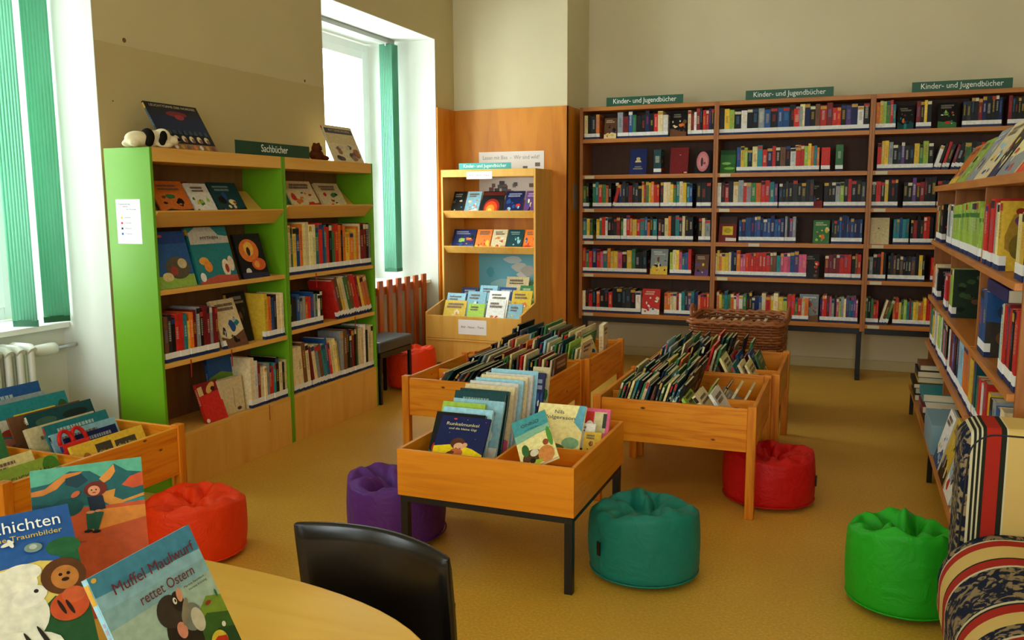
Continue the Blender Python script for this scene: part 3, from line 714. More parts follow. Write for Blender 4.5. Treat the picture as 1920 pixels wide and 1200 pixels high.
# ---------------------------------------------------------------- books
PAL = dict(k='#100f12', d='#292b2e', n='#17235a', b='#22508e', l='#96c8dc', t='#238088', T='#16484e', g='#3c7844', G='#a2c44c', y='#e6c03c', Y='#ecdf9c',
           o='#de762a', r='#cc2a22', R='#7c1d22', p='#d65c80', w='#eceae4', c='#e6d4a6', W='#6e4830', v='#604080', s='#8f979c')
CN = dict(k='black', d='dark grey', n='navy', b='blue', l='light blue', t='teal', T='dark teal', g='green', G='lime green', y='yellow', Y='pale yellow',
          o='orange', r='red', R='dark red', p='pink', w='white', c='cream', W='brown', v='purple', s='grey')
def C_(ch, rr=None):
    c = rgb(PAL[ch])
    if rr:
        k = .8+.4*rr.random(); c = tuple(min(1, x*k) for x in c[:3])+(1,)
    return c
def EL(cx, cy, rx, ry, rot=0, n=22, a0=0, a1=2*pi):
    full = abs(a1-a0) > 6.2; out = []
    for i in range(n if full else n+1):
        t = a0+(a1-a0)*i/n; x, y = rx*cos(t), ry*sin(t); out.append((cx+x*cos(rot)-y*sin(rot), cy+x*sin(rot)+y*cos(rot)))
    return out
def blob(rr, cx, cy, rx, ry, n=14, j=.3):
    return [(cx+rx*cos(2*pi*i/n)*(1-j*rr.random()), cy+ry*sin(2*pi*i/n)*(1-j*rr.random())) for i in range(n)]
def clip01(pts): return [(min(1, max(0, x)), min(1, max(0, y))) for x, y in pts]
def gen_art(cols, rr):
    """generic cover: coloured ground, many small shapes, thin title strokes"""
    A = []; cs = list(cols[1:]) or ['w']
    if rr.random() < .7: A.append((clip01([(0, 0), (1, 0), (1, .16+.2*rr.random()), (.6, .2+.15*rr.random()), (.3, .15+.2*rr.random()), (0, .2+.15*rr.random())]), PAL[cs[0]]))
    for i in range(11):
        c = cs[(i+(len(cs) > 1)) % len(cs)] if i % 3 else rr.choice('wckyorgbW'); k = 1 if i < 4 else .5
        A.append((clip01(blob(rr, .12+.76*rr.random(), .1+.55*rr.random(), k*(.07+.13*rr.random()), k*(.05+.10*rr.random()), 10, .45)), PAL[c]))
    tc = {'k': '#8a8478', 'd': '#9a948a', 'n': '#98a0b8', 'b': '#b8c4d0', 't': '#b4ccc8', 'T': '#8aa4a0', 'g': '#b8c8a0', 'r': '#e8c0a8', 'R': '#c09488', 'W': '#c0a890', 'v': '#b8a8c8', 's': '#d0d4d8'}.get(cols[0], '#7a6658')
    y = .88
    for k in range(2):
        a = .12+.1*rr.random(); b = .6+.28*rr.random(); x = a; hh = .022+.012*rr.random()
        while x < b: wd = .025+.03*rr.random(); A.append(([(x, y-hh), (min(b, x+wd), y-hh), (min(b, x+wd), y+hh), (x, y+hh)], tc)); x += wd+.012
        y -= .085
    return A
def lift(A, k):
    """move a cover picture up, keeping its ground at the lower edge"""
    return [([(x, 1-(1-y)*k if y > .001 else 0) for x, y in p], c) for p, c in A]
BOOKS = []
def book(o, u, v, w, h, t, cols, label=None, kind='library_book', group=None, art=None, lab=True, face=False, texts=(), spine_w=0, seed=None, lh=.034, pages='#e9dfc0', cat='book'):
    BOOKS.append(dict(o=Vector(o), u=Vector(u), v=Vector(v), w=w, h=h, t=t, cols=cols, label=label, kind=kind, group=group, art=art, lab=lab, face=face, texts=texts,
                      seed=seed if seed is not None else len(BOOKS), lh=lh, pages=pages, cat=cat))
def cover_mesh(g, B, rr, M=None):
    w, h, t = B['w'], B['h'], B['t']; c = C_(B['cols'][0], rr); bt = min(.0025, t*.22)
    g.box((0, 0, -bt), (w, h, 0), c, M=M); g.box((0, 0, -t), (w, h, -t+bt), c, M=M); g.box((-.0004, 0, -t+bt), (.002, h, -bt), c, M=M)
    T = (lambda p: M @ V(*p)) if M is not None else (lambda p: V(*p))
    if B['art'] is not None or B['face']:
        A = B['art'] if B['art'] is not None else gen_art(B['cols'], rr)
        for i, (pts, col) in enumerate(A):
            z = .00025*(i+1) if len(A) < 20 else .00012*(i+1)
            g.poly([T((x*w, y*h, z)) for x, y in pts], rgb(col))
    # spine print
    if t > .008:
        tc = rgb(rr.choice(['#efe6c8', '#e6c03c', '#d8d8d8', '#1c1c20', '#c8402c', '#4a90b8'])); tc = tuple(.42*p+.58*q for p, q in zip(tc, c)); a = t*(.22+.1*rr.random()); y0, y1 = h*(.42+.1*rr.random()), h*(.70+.2*rr.random())
        if rr.random() < .45: g.poly([T((-.0007, 0+h*.86, -t+.001)), T((-.0007, h*.86, -.001)), T((-.0007, h*.97, -.001)), T((-.0007, h*.97, -t+.001))], rgb(rr.choice(['#d8d0b0', '#b83028', '#2a3c70', '#24201c', '#c89a3a'])))
        y = y0
        while y < y1:
            d = h*(.02+.03*rr.random()); g.poly([T((-.001, y, -t+a)), T((-.001, y, -a)), T((-.001, min(y+d, y1), -a)), T((-.001, min(y+d, y1), -t+a))], tc); y += d+h*.012
def pages_mesh(g, B, M=None):
    w, h, t = B['w'], B['h'], B['t']; bt = min(.0025, t*.22)
    g.box((.002, .003, -t+bt), (w-.003, h-.0025, -bt), rgb(B['pages']), M=M)
def label_mesh(g, B, M=None):
    t = B['t']; k = B['lh']*.86; d = min(.022, B['w']*.15)
    g.box((-.0016, .001, -t-.0004), (d, .001+k*.6, .0018), rgb('#20305e'), M=M); g.box((-.0017, .001+k*.6, -t-.0004), (d, .001+k*1.65, .0019), rgb('#ebebe8'), M=M)

def ordn(k): return '%d%s' % (k, 'th' if 10 <= k % 100 <= 20 else {1: 'st', 2: 'nd', 3: 'rd'}.get(k % 10, 'th'))
def size_word(t, tm): return 'thick ' if t > tm*1.3 else 'slim ' if t < tm*.72 else ''
def row(base, along, into, a0, a1, s, rr, h=(.2, .24), d=.15, ctx='', lean=0, kind='library_book', group=None, count=None, lab=True, lh=.034, endart=None, endtext=()):
    """spine-out books from a0 to a1 along the shelf (viewer's left to right)"""
    if s[0] in '/\\': lean = (.28 if s[0] == '/' else -.32); s = s[1:]
    base, along, into = Vector(base), Vector(along), Vector(into); n = len(s)
    ws = [.75+.6*rr.random() for _ in s]; tot = sum(ws); span = a1-a0; p = a0
    if lean: span -= .0
    for i, (ch, q) in enumerate(zip(s, ws)):
        t = span*q/tot; hh = h[0]+(h[1]-h[0])*rr.random(); an = lean*(1-.1*rr.random()) if lean else 0
        if i and s[i-1] == ch: hh = last_h+.004*rr.random()
        last_h = hh
        v = V(0, 0, 1)*cos(an)+along*sin(an); te = t*.97*cos(an)
        o = base+along*(p+t*.985)+into*(.006*rr.random())
        if an < 0: o.z += te*sin(-an); 
        if count is not None: count[0] += 1
        k = count[0] if count is not None else i+1
        last = i == n-1
        book(o, into, v, d*(.85+.2*rr.random()), hh, te, ch+rr.choice('kwyrgb'), '%s%s book, %s from left on %s' % (size_word(t, span/n), CN[ch], ordn(k), ctx), kind, group, lab=lab, lh=lh,
             art=endart if last else None, texts=endtext if last else (), face=last and endart is None)
        p += t
def faceout(o, u, v, w, h, cols, label, t=.02, kind='library_book', group=None, art=None, lab=False, texts=(), seed=None, pages='#e9dfc0'):
    book(o, u, v, w, h, t, cols, label, kind, group, art, lab, True, texts, seed=seed, pages=pages)
def face_desc(cols): return '%s%s' % (CN[cols[0]], (' and '+CN[cols[1]]) if len(cols) > 1 and cols[1] != cols[0] else '')

R = random.Random(11)
X_, Y_, Z_ = V(1, 0, 0), V(0, 1, 0), V(0, 0, 1)
SH = ('top shelf', 'second shelf', 'third shelf', 'fourth shelf', 'fifth shelf', 'bottom shelf')
WALL_ROWS = [
 (0, 0, [(-2.324, -2.182, 'Ykdo'), (-2.147, -2.02, 'F:Wck'), (-2.014, -1.557, 'sRbgkknkrcw'), (-1.546, -1.388, 'F:kWc'), (-1.382, -1.258, 'cRwRk'), (-1.253, -1.159, 'rrnk')]),
 (0, 1, [(-1.906, -1.741, 'F:nyn'), (-1.679, -1.612, 'T'), (-1.54, -1.369, 'F:RRk'), (-1.32, -1.175, 'F:kpk')]),
 (0, 2, [(-2.331, -2.277, 'gk'), (-2.241, -2.064, 'gtrgok'), (-2.059, -2.029, '/r'), (-2.024, -1.781, 'kndkRkdk'), (-1.781, -1.623, 'yrgyorr'), (-1.612, -1.33, 'dccygtcytb'), (-1.291, -1.167, 'kkk')]),
 (0, 3, [(-2.338, -2.238, 'tyg'), (-2.202, -1.977, 'ygrwkkdR'), (-1.971, -1.638, 'gwroyrtbokt'), (-1.627, -1.316, 'RkYoktdckk'), (-1.267, -1.166, 'kcs')]),
 (0, 4, [(-2.336, -1.955, 'rgrnrptoyyp'), (-1.955, -1.728, 'kygkkd'), (-1.7, -1.533, 'F:sykk'), (-1.516, -1.325, 'Gcyptbr'), (-1.298, -1.167, 'F:WvkW')]),
 (0, 5, [(-2.339, -2.202, 'ckrk'), (-2.196, -1.778, 'rkkrkkddkw'), (-1.773, -1.598, 'F:rwkr'), (-1.559, -1.158, 'ooccRwtdvtnorrr')]),
 (1, 0, [(-1.121, -0.432, 'kyGkwkksbkbbks'), (-0.501, 0.084, 'rYnkWrRrrkvnwk')]),
 (1, 1, [(-1.101, -0.959, 'F:gGkg'), (-0.957, -0.433, 'byGkYtrnrkWkwr'), (-0.478, -0.286, 'corGyoto'), (-0.271, -0.201, 'r'), (-0.159, -0.101, 'g')]),
 (1, 2, [(-1.119, -0.608, 'wkrkcsrsgorrtv'), (-0.596, -0.317, 'dkdkdkdkd'), (-0.387, -0.239, 'F:kRk'), (-0.237, 0.085, 'kkksGkrkkd')]),
 (1, 3, [(-1.097, -0.935, 'F:Ryrw'), (-0.919, -0.543, 'bnbbnbbnbbnbbn'), (-0.538, -0.449, 'skvs'), (-0.314, -0.173, 'F:gGoy'), (-0.164, 0.073, 'kdnbnnbnbnnb')]),
 (1, 4, [(-1.12, -0.978, 'cyoyyc'), (-0.978, -0.931, 'nk'), (-0.931, -0.597, 'opprrrrrrrrWW'), (-0.595, -0.352, 'tpppbvpp'), (-0.395, -0.243, 'F:kror'), (-0.204, 0.002, 'RRRRrrr'), (0.007, 0.078, 'kWr')]),
 (1, 5, [(-1.094, -0.707, 'oygtgocpwgkdnnb'), (-0.707, -0.32, 'crycyGrrgrco'), (-0.401, -0.234, 'F:sWcr'), (-0.229, 0.07, 'nrrRpskpGscvtbvp')]),
 (2, 0, [(0.133, 0.28, 'oyGgrt'), (0.29, 0.422, 'F:kTt'), (0.431, 0.538, 'Rkyk'), (0.583, 0.728, 'F:kgG'), (0.759, 1.029, 'kdkkRnkkkn'), (1.071, 1.18, 'Rkkkk')]),
 (2, 1, [(0.159, 0.242, 'ryy'), (0.244, 0.57, 'skdvkkygGk'), (0.57, 0.619, '/wk'), (0.628, 0.677, '/rd'), (0.695, 0.774, '/Rkk'), (0.791, 1.05, 'gkdrkyk')]),
 (2, 2, [(0.131, 0.327, 'krkykkk'), (0.369, 0.605, 'kkvkRkkk'), (0.614, 0.896, 'kdnkrkkR')]),
 (2, 3, [(0.13, 0.287, 'F:ccy'), (0.31, 0.424, 'ttbtt'), (0.437, 0.603, 'kRkdrrk'), (0.611, 0.847, 'kbdgkr')]),
 (2, 4, [(0.117, 0.266, 'kskkok'), (0.284, 0.557, 'kdWkWkkdWkyk'), (0.602, 0.822, 'rkdgb')]),
 (2, 5, [(0.121, 0.229, 'gkgrr'), (0.233, 0.298, '/cWg'), (0.34, 0.635, 'orygGtRtyyooyrro'), (0.64, 0.843, 'rygbo')]),
]
WA = {'kpk': [(EL(.5, .52, .40, .44), '#cf7a80'), (EL(.5, .52, .30, .33), '#d88e92'), (EL(.45, .5, .08, .2), '#4a2c38'), (EL(.62, .45, .08, .06), '#8a4450')],
      'nyn': [(EL(.5, .62, .12, .06), '#c8b468'), ([(.3, .48), (.7, .48), (.62, .56), (.38, .56)], '#d8c88a'), ([(.22, .2), (.78, .2), (.78, .25), (.22, .25)], '#8a8a70'), ([(.3, .28), (.7, .28), (.7, .32), (.3, .32)], '#8a8a70')],
      'RRk': [(EL(.55, .72, .05, .02), '#b08a70'), ([(.8, .03), (.95, .03), (.95, .07), (.8, .07)], '#d8d0c0')],
      'Ryrw': [([(.2, .28), (.8, .28), (.8, .62), (.2, .62)], '#e0c030'), (EL(.5, .45, .22, .1), '#b8a020'), ([(.0, .72), (1, .72), (1, 1), (0, 1)], '#3c2c28'), ([(.4, .05), (1, .05), (1, .16), (.4, .18)], '#e0d8d0')],
      'ccy': [(EL(.45, .6, .05, .03), '#6a5a40'), (EL(.3, .4, .04, .02), '#b8a070'), (EL(.7, .35, .05, .02), '#b8a070')],
      'gGkg': [([(0, 0), (1, 0), (1, .4), (.6, .46), (0, .38)], '#2c6c28'), (EL(.4, .42, .3, .06), '#8cc868'), (EL(.6, .2, .35, .06), '#7ab850'), ([(0, .8), (1, .8), (1, 1), (0, 1)], '#1c5030')]}
for b, r, segs in WALL_ROWS:
    bay = ('left', 'middle', 'right')[b]; cnt = [0]; z = WZ[r]+.0185; ctx = '%s, %s wall bay' % (SH[r], bay)
    for x0, x1, s in segs:
        if s.startswith('F:'):
            cnt[0] += 1; cols = s[2:]; w_ = x1-x0
            faceout((x0+.004, WY0+.03, z), X_, (0, .2, .98), w_-.012, min(.235, max(.19, w_*1.4)), cols, art=WA.get(cols), label= '%s cover facing out, %s from left on %s' % (face_desc(cols), ordn(cnt[0]), ctx), group='books on the wall bookcase')
        else:
            row((0, WY0+.022, z), X_, Y_, x0, x1, s, R, (.19, .235) if r != 2 else (.20, .24), .16, ctx, group='books on the wall bookcase', count=cnt)

# --- green bookcases (spines and covers face into the room, +X)
GG = 'books on the green bookcases'; IN = -X_; FX = -3.232
def gface(o, w_, h_, cols, label, lean=.27, t=.02, art=None, texts=(), lab=False): faceout(o, Y_, (-lean, 0, sqrt(1-lean*lean)), w_, h_, cols, label, t, group=GG, art=art, texts=texts, lab=lab)
nl = 'nearer green bookcase'; fl = 'farther green bookcase'
z = 1.456-.055
for y, w_, h_, cols, lb in ((3.335, .13, .21, 'kdW', 'black book at the left end of the top sloping shelf, '+nl), (3.475, .24, .25, 'okko', 'orange book with black oval picture on the top sloping shelf, '+nl),
                            (3.73, .17, .24, 'wygG', 'white book with yellow figure on the top sloping shelf, '+nl), (3.915, .24, .25, 'TkrkY', 'dark teal book at the right of the top sloping shelf, '+nl)):
    gface((-3.290, y, z), w_, h_, cols, lb, .5)
gface((-3.312, 3.66, z+.012), .12, .235, 'Rr', 'red book half hidden behind the white one on the top sloping shelf, '+nl, .5)
z = 1.479-.055
for y, w_, h_, cols, lb in ((4.42, .17, .21, 'gkg', 'green book at the left of the top sloping shelf, '+fl), (4.60, .31, .25, 'crro', 'cream book with red spots on the top sloping shelf, '+fl),
                            (4.955, .28, .24, 'crgk', 'red and cream book at the right of the top sloping shelf, '+fl)):
    gface((-3.290, y, z), w_, h_, cols, lb, .5)
z = 1.066
A2 = [([(0, 0), (1, 0), (1, .22), (0, .22)], '#8fb24a'), ([(0, .78), (1, .78), (1, 1), (0, 1)], '#1c3f86'), (EL(.62, .35, .32, .2), '#5a5340'), (EL(.75, .42, .12, .09), '#c9b890'), (EL(.5, .3, .1, .08), '#a04038'), (EL(.3, .2, .14, .08), '#d8c48a'), ([(.02, .9), (.4, .9), (.4, .94), (.02, .94)], '#d84a3a')]
gface((FX-.003, 3.335, z), .27, .30, 'bt', 'large blue and green book on the second shelf of the '+nl, art=A2)
A3 = [([(0, .70), (1, .70), (1, .82), (.75, .85), (.6, 1), (.2, 1), (0, .9)], '#b9b6ac'), (EL(.22, .40, .12, .07), '#e0a040'), (EL(.30, .30, .10, .10), '#e68a2c'), (EL(.75, .25, .10, .16), '#e8d8c0'), (EL(.9, .32, .08, .14), '#e0c8b0'), (EL(.77, .24, .05, .08), '#a03828'), ([(0, 0), (1, 0), (1, .10), (.5, .14), (0, .05)], '#b85040'), (EL(.1, .12, .07, .08), '#e6e6e0')]
gface((FX-.003, 3.635, z), .305, .315, 'tw', 'large teal book with grey title band on the second shelf of the '+nl, art=A3, t=.03, texts=[('MYTHEN', .5, .80, .08, 'D', .45)])
A4 = [(EL(.45, .62, .36, .26), '#e0782c'), (EL(.45, .66, .18, .16), '#f0b84a'), (EL(.42, .6, .07, .1), '#38201c'), (EL(.7, .3, .26, .14), '#d8602c'), (EL(.62, .3, .1, .08), '#f0a040'), (EL(.25, .15, .1, .08), '#d8d4cc'), ([(0, 0), (1, 0), (1, .1), (0, .14)], '#2c2a44')]
gface((FX-.003, 3.985, z), .235, .265, 'kor', 'black book with fiery orange picture on the second shelf of the '+nl, art=A4)
z = .688; c = [0]; X3 = 'third shelf of the '+nl
row((FX, 0, z), Y_, IN, 3.345, 3.53, 'Wdkrrty', R, (.19, .25), .2, X3, group=GG, count=c)
row((FX, 0, z), Y_, IN, 3.53, 3.745, 'oRskRRsRR', R, (.24, .285), .2, X3, group=GG, count=c)
gface((FX-.003, 3.80, z), .20, .285, 'cWltk', 'cream book with blue figure leaning back on the '+X3, .36, lab=True)
gface((-3.30, 3.965, z), .165, .30, 'kkd', 'black book standing behind the cream one on the '+X3, .2)
row((FX, 0, z), Y_, IN, 4.155, 4.335, 'yobdcc', R, (.24, .28), .2, X3, group=GG, count=c)
z = .3015; c = [0]; X4 = 'bottom shelf of the '+nl
RB = [([(0, .68), (1, .74), (1, 1), (0, 1)], '#8a1c1c'), ([(0, .68), (.22, .7), (.22, .92), (0, .9)], '#e0c88a'), (EL(.6, .84, .25, .1, .4), '#e0b060'), (EL(.7, .8, .1, .06), '#4a1410'), (EL(.06, .06, .08, .05), '#e8e4dc')]
gface((FX-.005, 3.63, z), .165, .225, 'rR', 'small red book alone on the '+X4, .33, art=RB)
gface((-3.262, 3.785, z), .19, .205, 'cW', 'cream square album beside the red book, '+X4, .1, t=.05, art=[(EL(.75, .1, .1, .05), '#4a4238'), ([(.55, .16), (.57, .16), (.57, .7), (.55, .72)], '#8a7a5c')])
gface((-3.345, 3.80, z), .215, .335, 'bG', 'tall blue and green book behind the album, '+X4, .1, art=[([(0, .3), (1, .3), (1, .62), (.5, .7), (0, .62)], '#6f9434'), ([(0, 0), (1, 0), (1, .3), (0, .3)], '#37626a')])
row((FX, 0, z), Y_, IN, 4.00, 4.345, 'cwRccsrrtkcdc', R, (.2, .31), .2, X4, group=GG, count=c)
z = 1.0535; c = [0]; x2 = 'second shelf of the '+fl
row((FX, 0, z), Y_, IN, 4.396, 5.051, 'cgyboYcYYtrbtrkgroko', R, (.28, .325), .2, x2, group=GG, count=c)
row((FX, 0, z), Y_, IN, 5.056, 5.195, 'yoy', R, (.24, .27), .2, x2, group=GG, count=c)
row((FX, 0, z), Y_, IN, 5.197, 5.385, 'ocRRks', R, (.28, .31), .2, x2, group=GG, count=c)
z = .7115; c = [0]; x3 = 'third shelf of the '+fl
row((FX, 0, z), Y_, IN, 4.400, 4.756, 'kddbssorbsgwk', R, (.18, .225), .17, x3, group=GG, count=c)
row((FX, 0, z), Y_, IN, 4.938, 5.380, '\\rWycgWrrRyoo', R, (.27, .31), .2, x3, group=GG, count=c)
z = .3015; c = [0]; x4 = 'bottom shelf of the '+fl
row((FX, 0, z), Y_, IN, 4.42, 4.60, 'ccWc', R, (.29, .33), .2, x4, group=GG, count=c, lean=-.10)
row((FX, 0, z), Y_, IN, 4.62, 4.95, 'RcsWtbrYYy', R, (.26, .32), .2, x4, group=GG, count=c, lean=-.17)
row((FX, 0, z), Y_, IN, 4.955, 5.385, 'sWkdRkgccwkcc', R, (.28, .33), .2, x4, group=GG, count=c)

# --- things on top of the green bookcases
LB = [([(.02, .74), (.98, .74), (.98, .88), (.02, .88)], '#1a1620'), ([(.02, .36), (.98, .36), (.98, .74), (.02, .74)], '#0e1c3c'), (EL(.52, .78, .2, .06), '#7a2028'), (EL(.55, .72, .09, .06), '#9c2a2a'), ([(0, 0), (1, 0), (1, .13), (0, .13)], '#9a6a40')]
for k in range(6): LB += [(EL(.14+.145*k, .24, .045, .07), '#d8c8a8'), (EL(.16+.145*k, .21, .03, .05), '#8a5a48')]
for k in range(8): LB += [(EL(.08+.12*k, .06, .035, .05), ('#d87a3a', '#e6dcc8', '#c09040', '#7a5a48')[k % 4])]
for k in range(9): LB += [([(.06+.1*k, .33), (.14+.1*k, .33), (.12+.1*k, .42), (.08+.1*k, .42)], '#3a4650')]
book((-3.275, 3.485, 1.777), Y_, (-.50, .04, .86), .385, .285, .012, 'kn', 'large dark picture book displayed on top of the nearer green bookcase', 'picture_book', None, LB, False, True, [('LEUCHTTÜRME DER NORDSEE', .5, .92, .07, 'C', .86)])
RBK = [([(.04, .78), (.96, .78), (.96, .92), (.04, .92)], '#4a4044'), ([(.03, .5), (.97, .5), (.97, .77), (.03, .77)], '#cdb888')]
rq = random.Random(3)
for k in range(16): RBK.append((clip01(blob(rq, .1+.8*rq.random(), .08+.34*rq.random(), .09, .07)), rq.choice(['#5a3a34', '#7a5648', '#3c3440', '#8c6a50', '#c8b89c', '#a0603c'])))
book((-3.275, 5.03, 1.777), Y_, (-.40, .02, .91), .37, .275, .012, 'cW', 'brown and cream picture book displayed on top of the farther green bookcase', 'picture_book', None, RBK, False, True, [('RITTERBURGEN', .5, .85, .08, 'C', .7)])
M_PL1 = mat('cream_plush', '#e6d8b4', .95, .1); M_PL2 = mat('black_plush', '#191613', .95, .1); M_PL3 = mat('brown_plush', '#5a2c14', .95, .1)
def plush(root, name, balls, mt, vox=.006):
    g = MB()
    for c_, r__ in balls: g.ball(c_, r__, nu=18, nv=12)
    o = g.build(name, mt, root); rm = o.modifiers.new('fuse', 'REMESH'); rm.mode = 'VOXEL'; rm.voxel_size = vox; rm.use_smooth_shade = True
    sm_ = o.modifiers.new('soften', 'SMOOTH'); sm_.iterations = 4; return o
dg_ = thing('plush_dog', 'cream plush dog with black patches lying on top of the green bookcase', 'soft toy', (-3.30, 3.375, 1.776), radians(-12))
plush(dg_, 'body', [((0, -.05, .040), (.045, .065, .040)), ((0, .02, .045), (.042, .06, .045)), ((.03, -.085, .018), (.02, .03, .018)), ((-.03, -.085, .018), (.02, .03, .018)), ((.035, .08, .018), (.018, .045, .018)), ((-.035, .08, .018), (.018, .045, .018)),
                    ((.005, .085, .062), (.042, .042, .038)), ((.01, .135, .040), (.030, .040, .026)), ((.0, .055, .055), (.035, .04, .035))], M_PL1)
plush(dg_, 'saddle_patch', [((.010, .000, .052), (.044, .030, .045)), ((.036, -.01, .03), (.020, .024, .028))], M_PL2)
plush(dg_, 'ear', [((.044, .068, .058), (.012, .022, .030)), ((.050, .055, .034), (.012, .020, .024))], M_PL2)
plush(dg_, 'ear', [((-.040, .075, .055), (.010, .022, .032))], M_PL2)
MB().ball((.030, .165, .046), (.010, .010, .008)).build('nose', M_PL2, dg_)
for sx in (.030, -.012): MB().ball((sx, .118, .073), .0055).build('eye', M_BLACK, dg_)
bb = thing('plush_bear', 'small dark brown plush toy slumped beside the dark green sign', 'soft toy', (-3.36, 4.93, 1.776))
plush(bb, 'body', [((0, 0, .040), (.045, .055, .040)), ((.02, -.025, .082), (.034, .036, .032)), ((.02, -.05, .108), (.012, .012, .012)), ((.02, .0, .110), (.012, .012, .012)), ((.04, .05, .02), (.018, .035, .018)), ((.04, -.04, .02), (.018, .03, .018)), ((-.02, .08, .02), (.02, .03, .02))], M_PL3)
for sy in (-.036, -.014): MB().ball((.052, sy, .088), .004).build('eye', M_BLACK, bb)
MB().ball((.055, -.025, .076), (.008, .010, .008)).build('nose', M_BLACK, bb)

# --- display unit
DG = 'books in the maple display unit'
def dface(x0, x1, y, z, cols, label, h_=.225, lean=.5, art=None, t=.015, texts=()): faceout((x0, y, z), X_, (0, lean, sqrt(1-lean*lean)), x1-x0, h_*1.15, cols, label, t, group=DG, art=art, kind='picture_book', texts=texts)
SUN = [([(0, .84), (1, .84), (1, .97), (0, .97)], '#5c1c14'), (EL(.5, .36, .36, .34), '#a81c08'), (EL(.48, .33, .29, .28), '#e04a0c'), (EL(.46, .29, .19, .18), '#f8962a'), (EL(.44, .25, .09, .08), '#fcd860')]
for x0, x1, cols, lb in ((-3.40, -3.28, 'ktk', 'dark blue book at the left end'), (-3.265, -3.125, 'lwo', 'white and blue book'), (-3.11, -2.90, 'k', 'black book with glowing orange sun'), (-2.885, -2.71, 'nbWl', 'dark blue book with figures'), (-2.695, -2.59, 'vwyg', 'purple and yellow rightmost book')):
    dface(x0, x1, 7.035, 1.418-.048, cols, lb+' on the top shelf of the maple display unit', art=SUN if 'sun' in lb else None)
for x0, x1, cols, lb in ((-3.40, -3.18, 'nbsG', 'blue landscape book at the left end'), (-3.165, -3.02, 'oyr', 'orange and yellow book'), (-3.01, -2.87, 'corw', 'orange and white book'), (-2.86, -2.715, 'Tgwl', 'dark green and white book'), (-2.70, -2.59, 'oroc', 'orange and cream rightmost book')):
    dface(x0, x1, 7.035, 1.102-.048, cols, lb+' on the second shelf of the maple display unit', .20)
for i, (y, z) in enumerate(((6.67, .335), (6.85, .39), (7.02, .44), (7.19, .49))):
    MB().box((.02, y-7.45, .325), (DW-.02, y-7.45+.165, z+.03)).build('trough_step', M_MAPLE, dt)
for k, (x0, x1, i, cols, h_, lb) in enumerate((
    (-3.34, -3.13, 0, 'yoYc', .26, 'yellow book with orange picture'), (-3.11, -2.95, 0, 'GWgs', .24, 'green and brown book'), (-2.93, -2.76, 0, 'wwyo', .28, 'white book with small orange picture'), (-2.73, -2.60, 0, 'lwyy', .25, 'light blue and white book'),
    (-3.40, -3.22, 1, 'lwt', .25, 'pale turquoise book'), (-3.20, -3.02, 1, 'lwwb', .27, 'pale blue and white book'), (-2.99, -2.80, 1, 'wcpw', .28, 'white book with pink picture'), (-2.77, -2.585, 1, 'yyYw', .29, 'bright yellow book'),
    (-3.33, -3.17, 2, 'ntwb', .24, 'dark blue book with white title plate'), (-3.15, -2.98, 2, 'lwsl', .26, 'sky blue book'), (-2.96, -2.80, 2, 'bwlw', .25, 'blue and white book'), (-2.76, -2.60, 2, 'gYyG', .27, 'green edged yellow book'),
    (-2.96, -2.74, 3, 'cwsy', .28, 'cream book with yellow spot'), (-2.72, -2.60, 3, 'gGsg', .24, 'small green book'))):
    dface(x0, x1, (6.69, 6.87, 7.04, 7.21)[i], (.366, .421, .471, .521)[i], cols, lb+' in the %s row of the display trough' % ('front', 'second', 'third', 'back')[i], h_, .42)

# --- side bookcase on the right (spines face -X, the viewer's right is -Y)
SG = 'books on the side bookcase'; NA_ = -Y_
def srow(a0, a1, s, z, hr, ctx, c, **k): row((RX0+.010, 0, z+.001), NA_, X_, -a0, -a1, s, R, hr, .2, ctx+' of the side bookcase', group=SG, count=c, lh=.040, **k)
c = [0]; X1 = 'upper shelf'
srow(6.53, 6.12, 'rGkkk', 1.225, (.23, .26), X1, c); srow(5.84, 5.54, 'wsw', 1.225, (.235, .25), X1, c)
p0 = len(BOOKS)
srow(5.48, 4.40, 'GGGGGGGGGGGGGG', 1.225, (.238, .240), X1, c); srow(4.38, 4.24, 'GG', 1.225, (.238, .24), X1, c)
for q in BOOKS[p0:]: q['art_spine'] = True
LT = [(blob(rq, .5, .5, .5, .5), '#a8862c'), (EL(.55, .72, .34, .12), '#6b3f72'), (EL(.3, .35, .16, .18), '#7c6a24'), (EL(.7, .3, .18, .2), '#c8a83c'), (EL(.3, .85, .08, .05), '#9c2a20'), (EL(.75, .12, .12, .08), '#8a5a38')]
srow(4.21, 3.97, 'rRr', 1.225, (.25, .28), X1, c); srow(3.96, 3.76, 'sYy', 1.225, (.26, .27), X1, c, endart=LT)
srow(3.42, 3.26, 'Yy', 1.225, (.22, .24), X1, c)
c = [0]; X2_ = 'second shelf'
srow(6.5, 6.2, 'ocwk', .85, (.20, .24), X2_, c); srow(5.78, 5.60, 'pr', .85, (.20, .21), X2_, c)
srow(5.44, 5.28, 'GG', .85, (.26, .27), X2_, c, endart=[([(0, 0), (1, 0), (1, 1), (0, 1)], '#1e3220')]+[(blob(rq, .2+.6*rq.random(), .1+.8*rq.random(), .12, .06), rq.choice(['#3c5a34', '#101a12', '#54603c', '#6a4a34'])) for _ in range(12)])
srow(4.18, 3.98, 'bb', .85, (.26, .27), X2_, c, endart=[([(0, 0), (1, 0), (1, .5), (0, .55)], '#3a3430'), (EL(.5, .3, .3, .15), '#6a4a2c'), (EL(.5, .7, .3, .15), '#24324c')])
srow(3.62, 3.26, 'lcrRrkrr', .85, (.25, .29), X2_, c)
c = [0]; X3_ = 'third shelf'
srow(6.5, 6.18, 'tGyw', .53, (.22, .25), X3_, c); srow(6.05, 5.42, 'YGGwgpsk', .53, (.23, .27), X3_, c)
